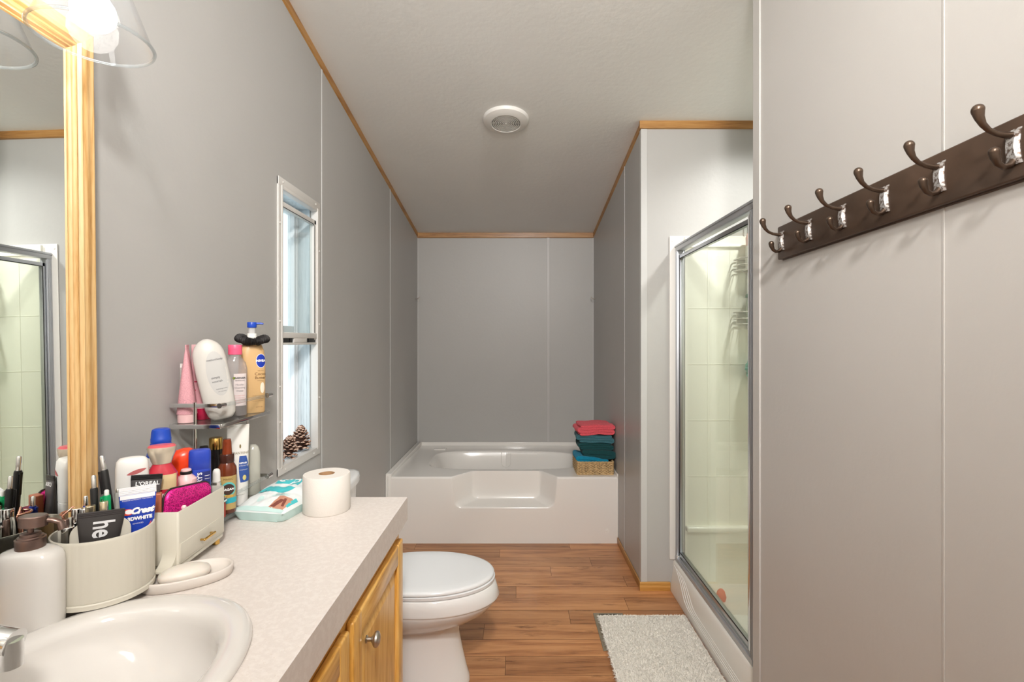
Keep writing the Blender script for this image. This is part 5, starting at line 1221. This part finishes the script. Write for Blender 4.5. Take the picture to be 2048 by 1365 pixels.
def pk_patch(name, m_, u0, u1, v0, v1, sk=0., off=.0006, nu=14, nv=10):
    mb = MB(); mb.grid(lambda a, b: pack(u0 + (u1 - u0) * a + sk * (b - .5), v0 + (v1 - v0) * b, off), nu, nv); return mb.build(name, m_, wp, 60)
pk_patch('aqua_stripe', aqua, -.62, .45, -.22, .10, .22); pk_patch('aqua_corner', aqua, -.45, .50, .26, .86, .0)
pk_patch('mint_side', lmint, -.93, .93, -.985, -.86); pk_patch('mint_panel', lmint, .1, .55, -.40, -.26, .2, .0005)
pk_patch('tan_picture', tanp, .34, .90, -.88, -.38, .05, .0008); pk_patch('brown_shape', brownp, .42, .60, -.84, -.52, .15, .0012, 6, 6); pk_patch('brown_shape', brownp, .66, .76, -.78, -.46, -.12, .0012, 5, 6); pk_patch('aqua_sliver', aqua, .86, .95, -.72, -.25, .03, .0009, 4, 6)
pmap = lambda u0, v0, off=.0012: (lambda a, b: Vector(pack(max(-.97, min(.97, (u0 + a) / .074)), max(-.97, min(.97, (v0 + b) / .094)), off)))
lettering(wp, 'dip', .052, white_ink, pmap(.000, .050), bold=.0005, rot=6); lettering(wp, 'WIPES', .010, dark_ink, pmap(-.040, -.022), rot=10); lettering(wp, 'sensitive', .007, dark_ink, pmap(.022, -.028), rot=12)
oval(wp, 'drop_shape', lmint, lambda a, b: Vector(pack(a, b, .0006)), -.25, -.58, .10, .12)
# toilet roll
tr = thing('toilet_roll', 'upright white toilet paper roll at the far end of the counter', 'toilet paper', (-.527, 1.385, CZ))
MB().rings([[(r_ * cos(2 * PI * i / 64), r_ * sin(2 * PI * i / 64), z_) for i in range(64)] for r_, z_ in ((.0605, .0005), (.0622, .003), (.0622, .0985), (.0605, .1015), (.0215, .1015), (.0213, .001), (.0605, .0005))], False, False).build('paper', M['paper'], tr, 50)
MB().rings([[(r_ * cos(2 * PI * i / 40), r_ * sin(2 * PI * i / 40), z_) for i in range(40)] for r_, z_ in ((.0213, .001), (.0213, .1012), (.0203, .1012), (.0203, .001))], False, False).build('card_core', M['card'], tr, 50)

# ------------------------------------------------------------------ daylight, camera, view
wd = bpy.data.worlds.new('daylight'); bpy.context.scene.world = wd; wd.use_nodes = True
bg = wd.node_tree.nodes['Background']; bg.inputs[0].default_value = (.80, .92, 1., 1); bg.inputs[1].default_value = 1.9
cam = bpy.data.cameras.new('camera'); cam.sensor_width = 36; cam.lens = 1000 / 2048 * 36; cam.shift_x = -10 / 2048; cam.shift_y = -1.5 / 2048; cam.clip_start = .02
co = bpy.data.objects.new('camera', cam); COL.objects.link(co); co.location = (0, 0, 1.35); co.rotation_euler = (PI / 2, 0, 0)
sc_ = bpy.context.scene; sc_.camera = co
vs = sc_.view_settings; vs.view_transform = 'Standard'; vs.look = 'None'; vs.gamma = 1; vs.use_curve_mapping = False; vs.exposure = .28
sc_.cycles.max_bounces = 12; sc_.cycles.diffuse_bounces = 6; sc_.cycles.transparent_max_bounces = 16; sc_.cycles.caustics_reflective = False; sc_.cycles.sample_clamp_indirect = 4.
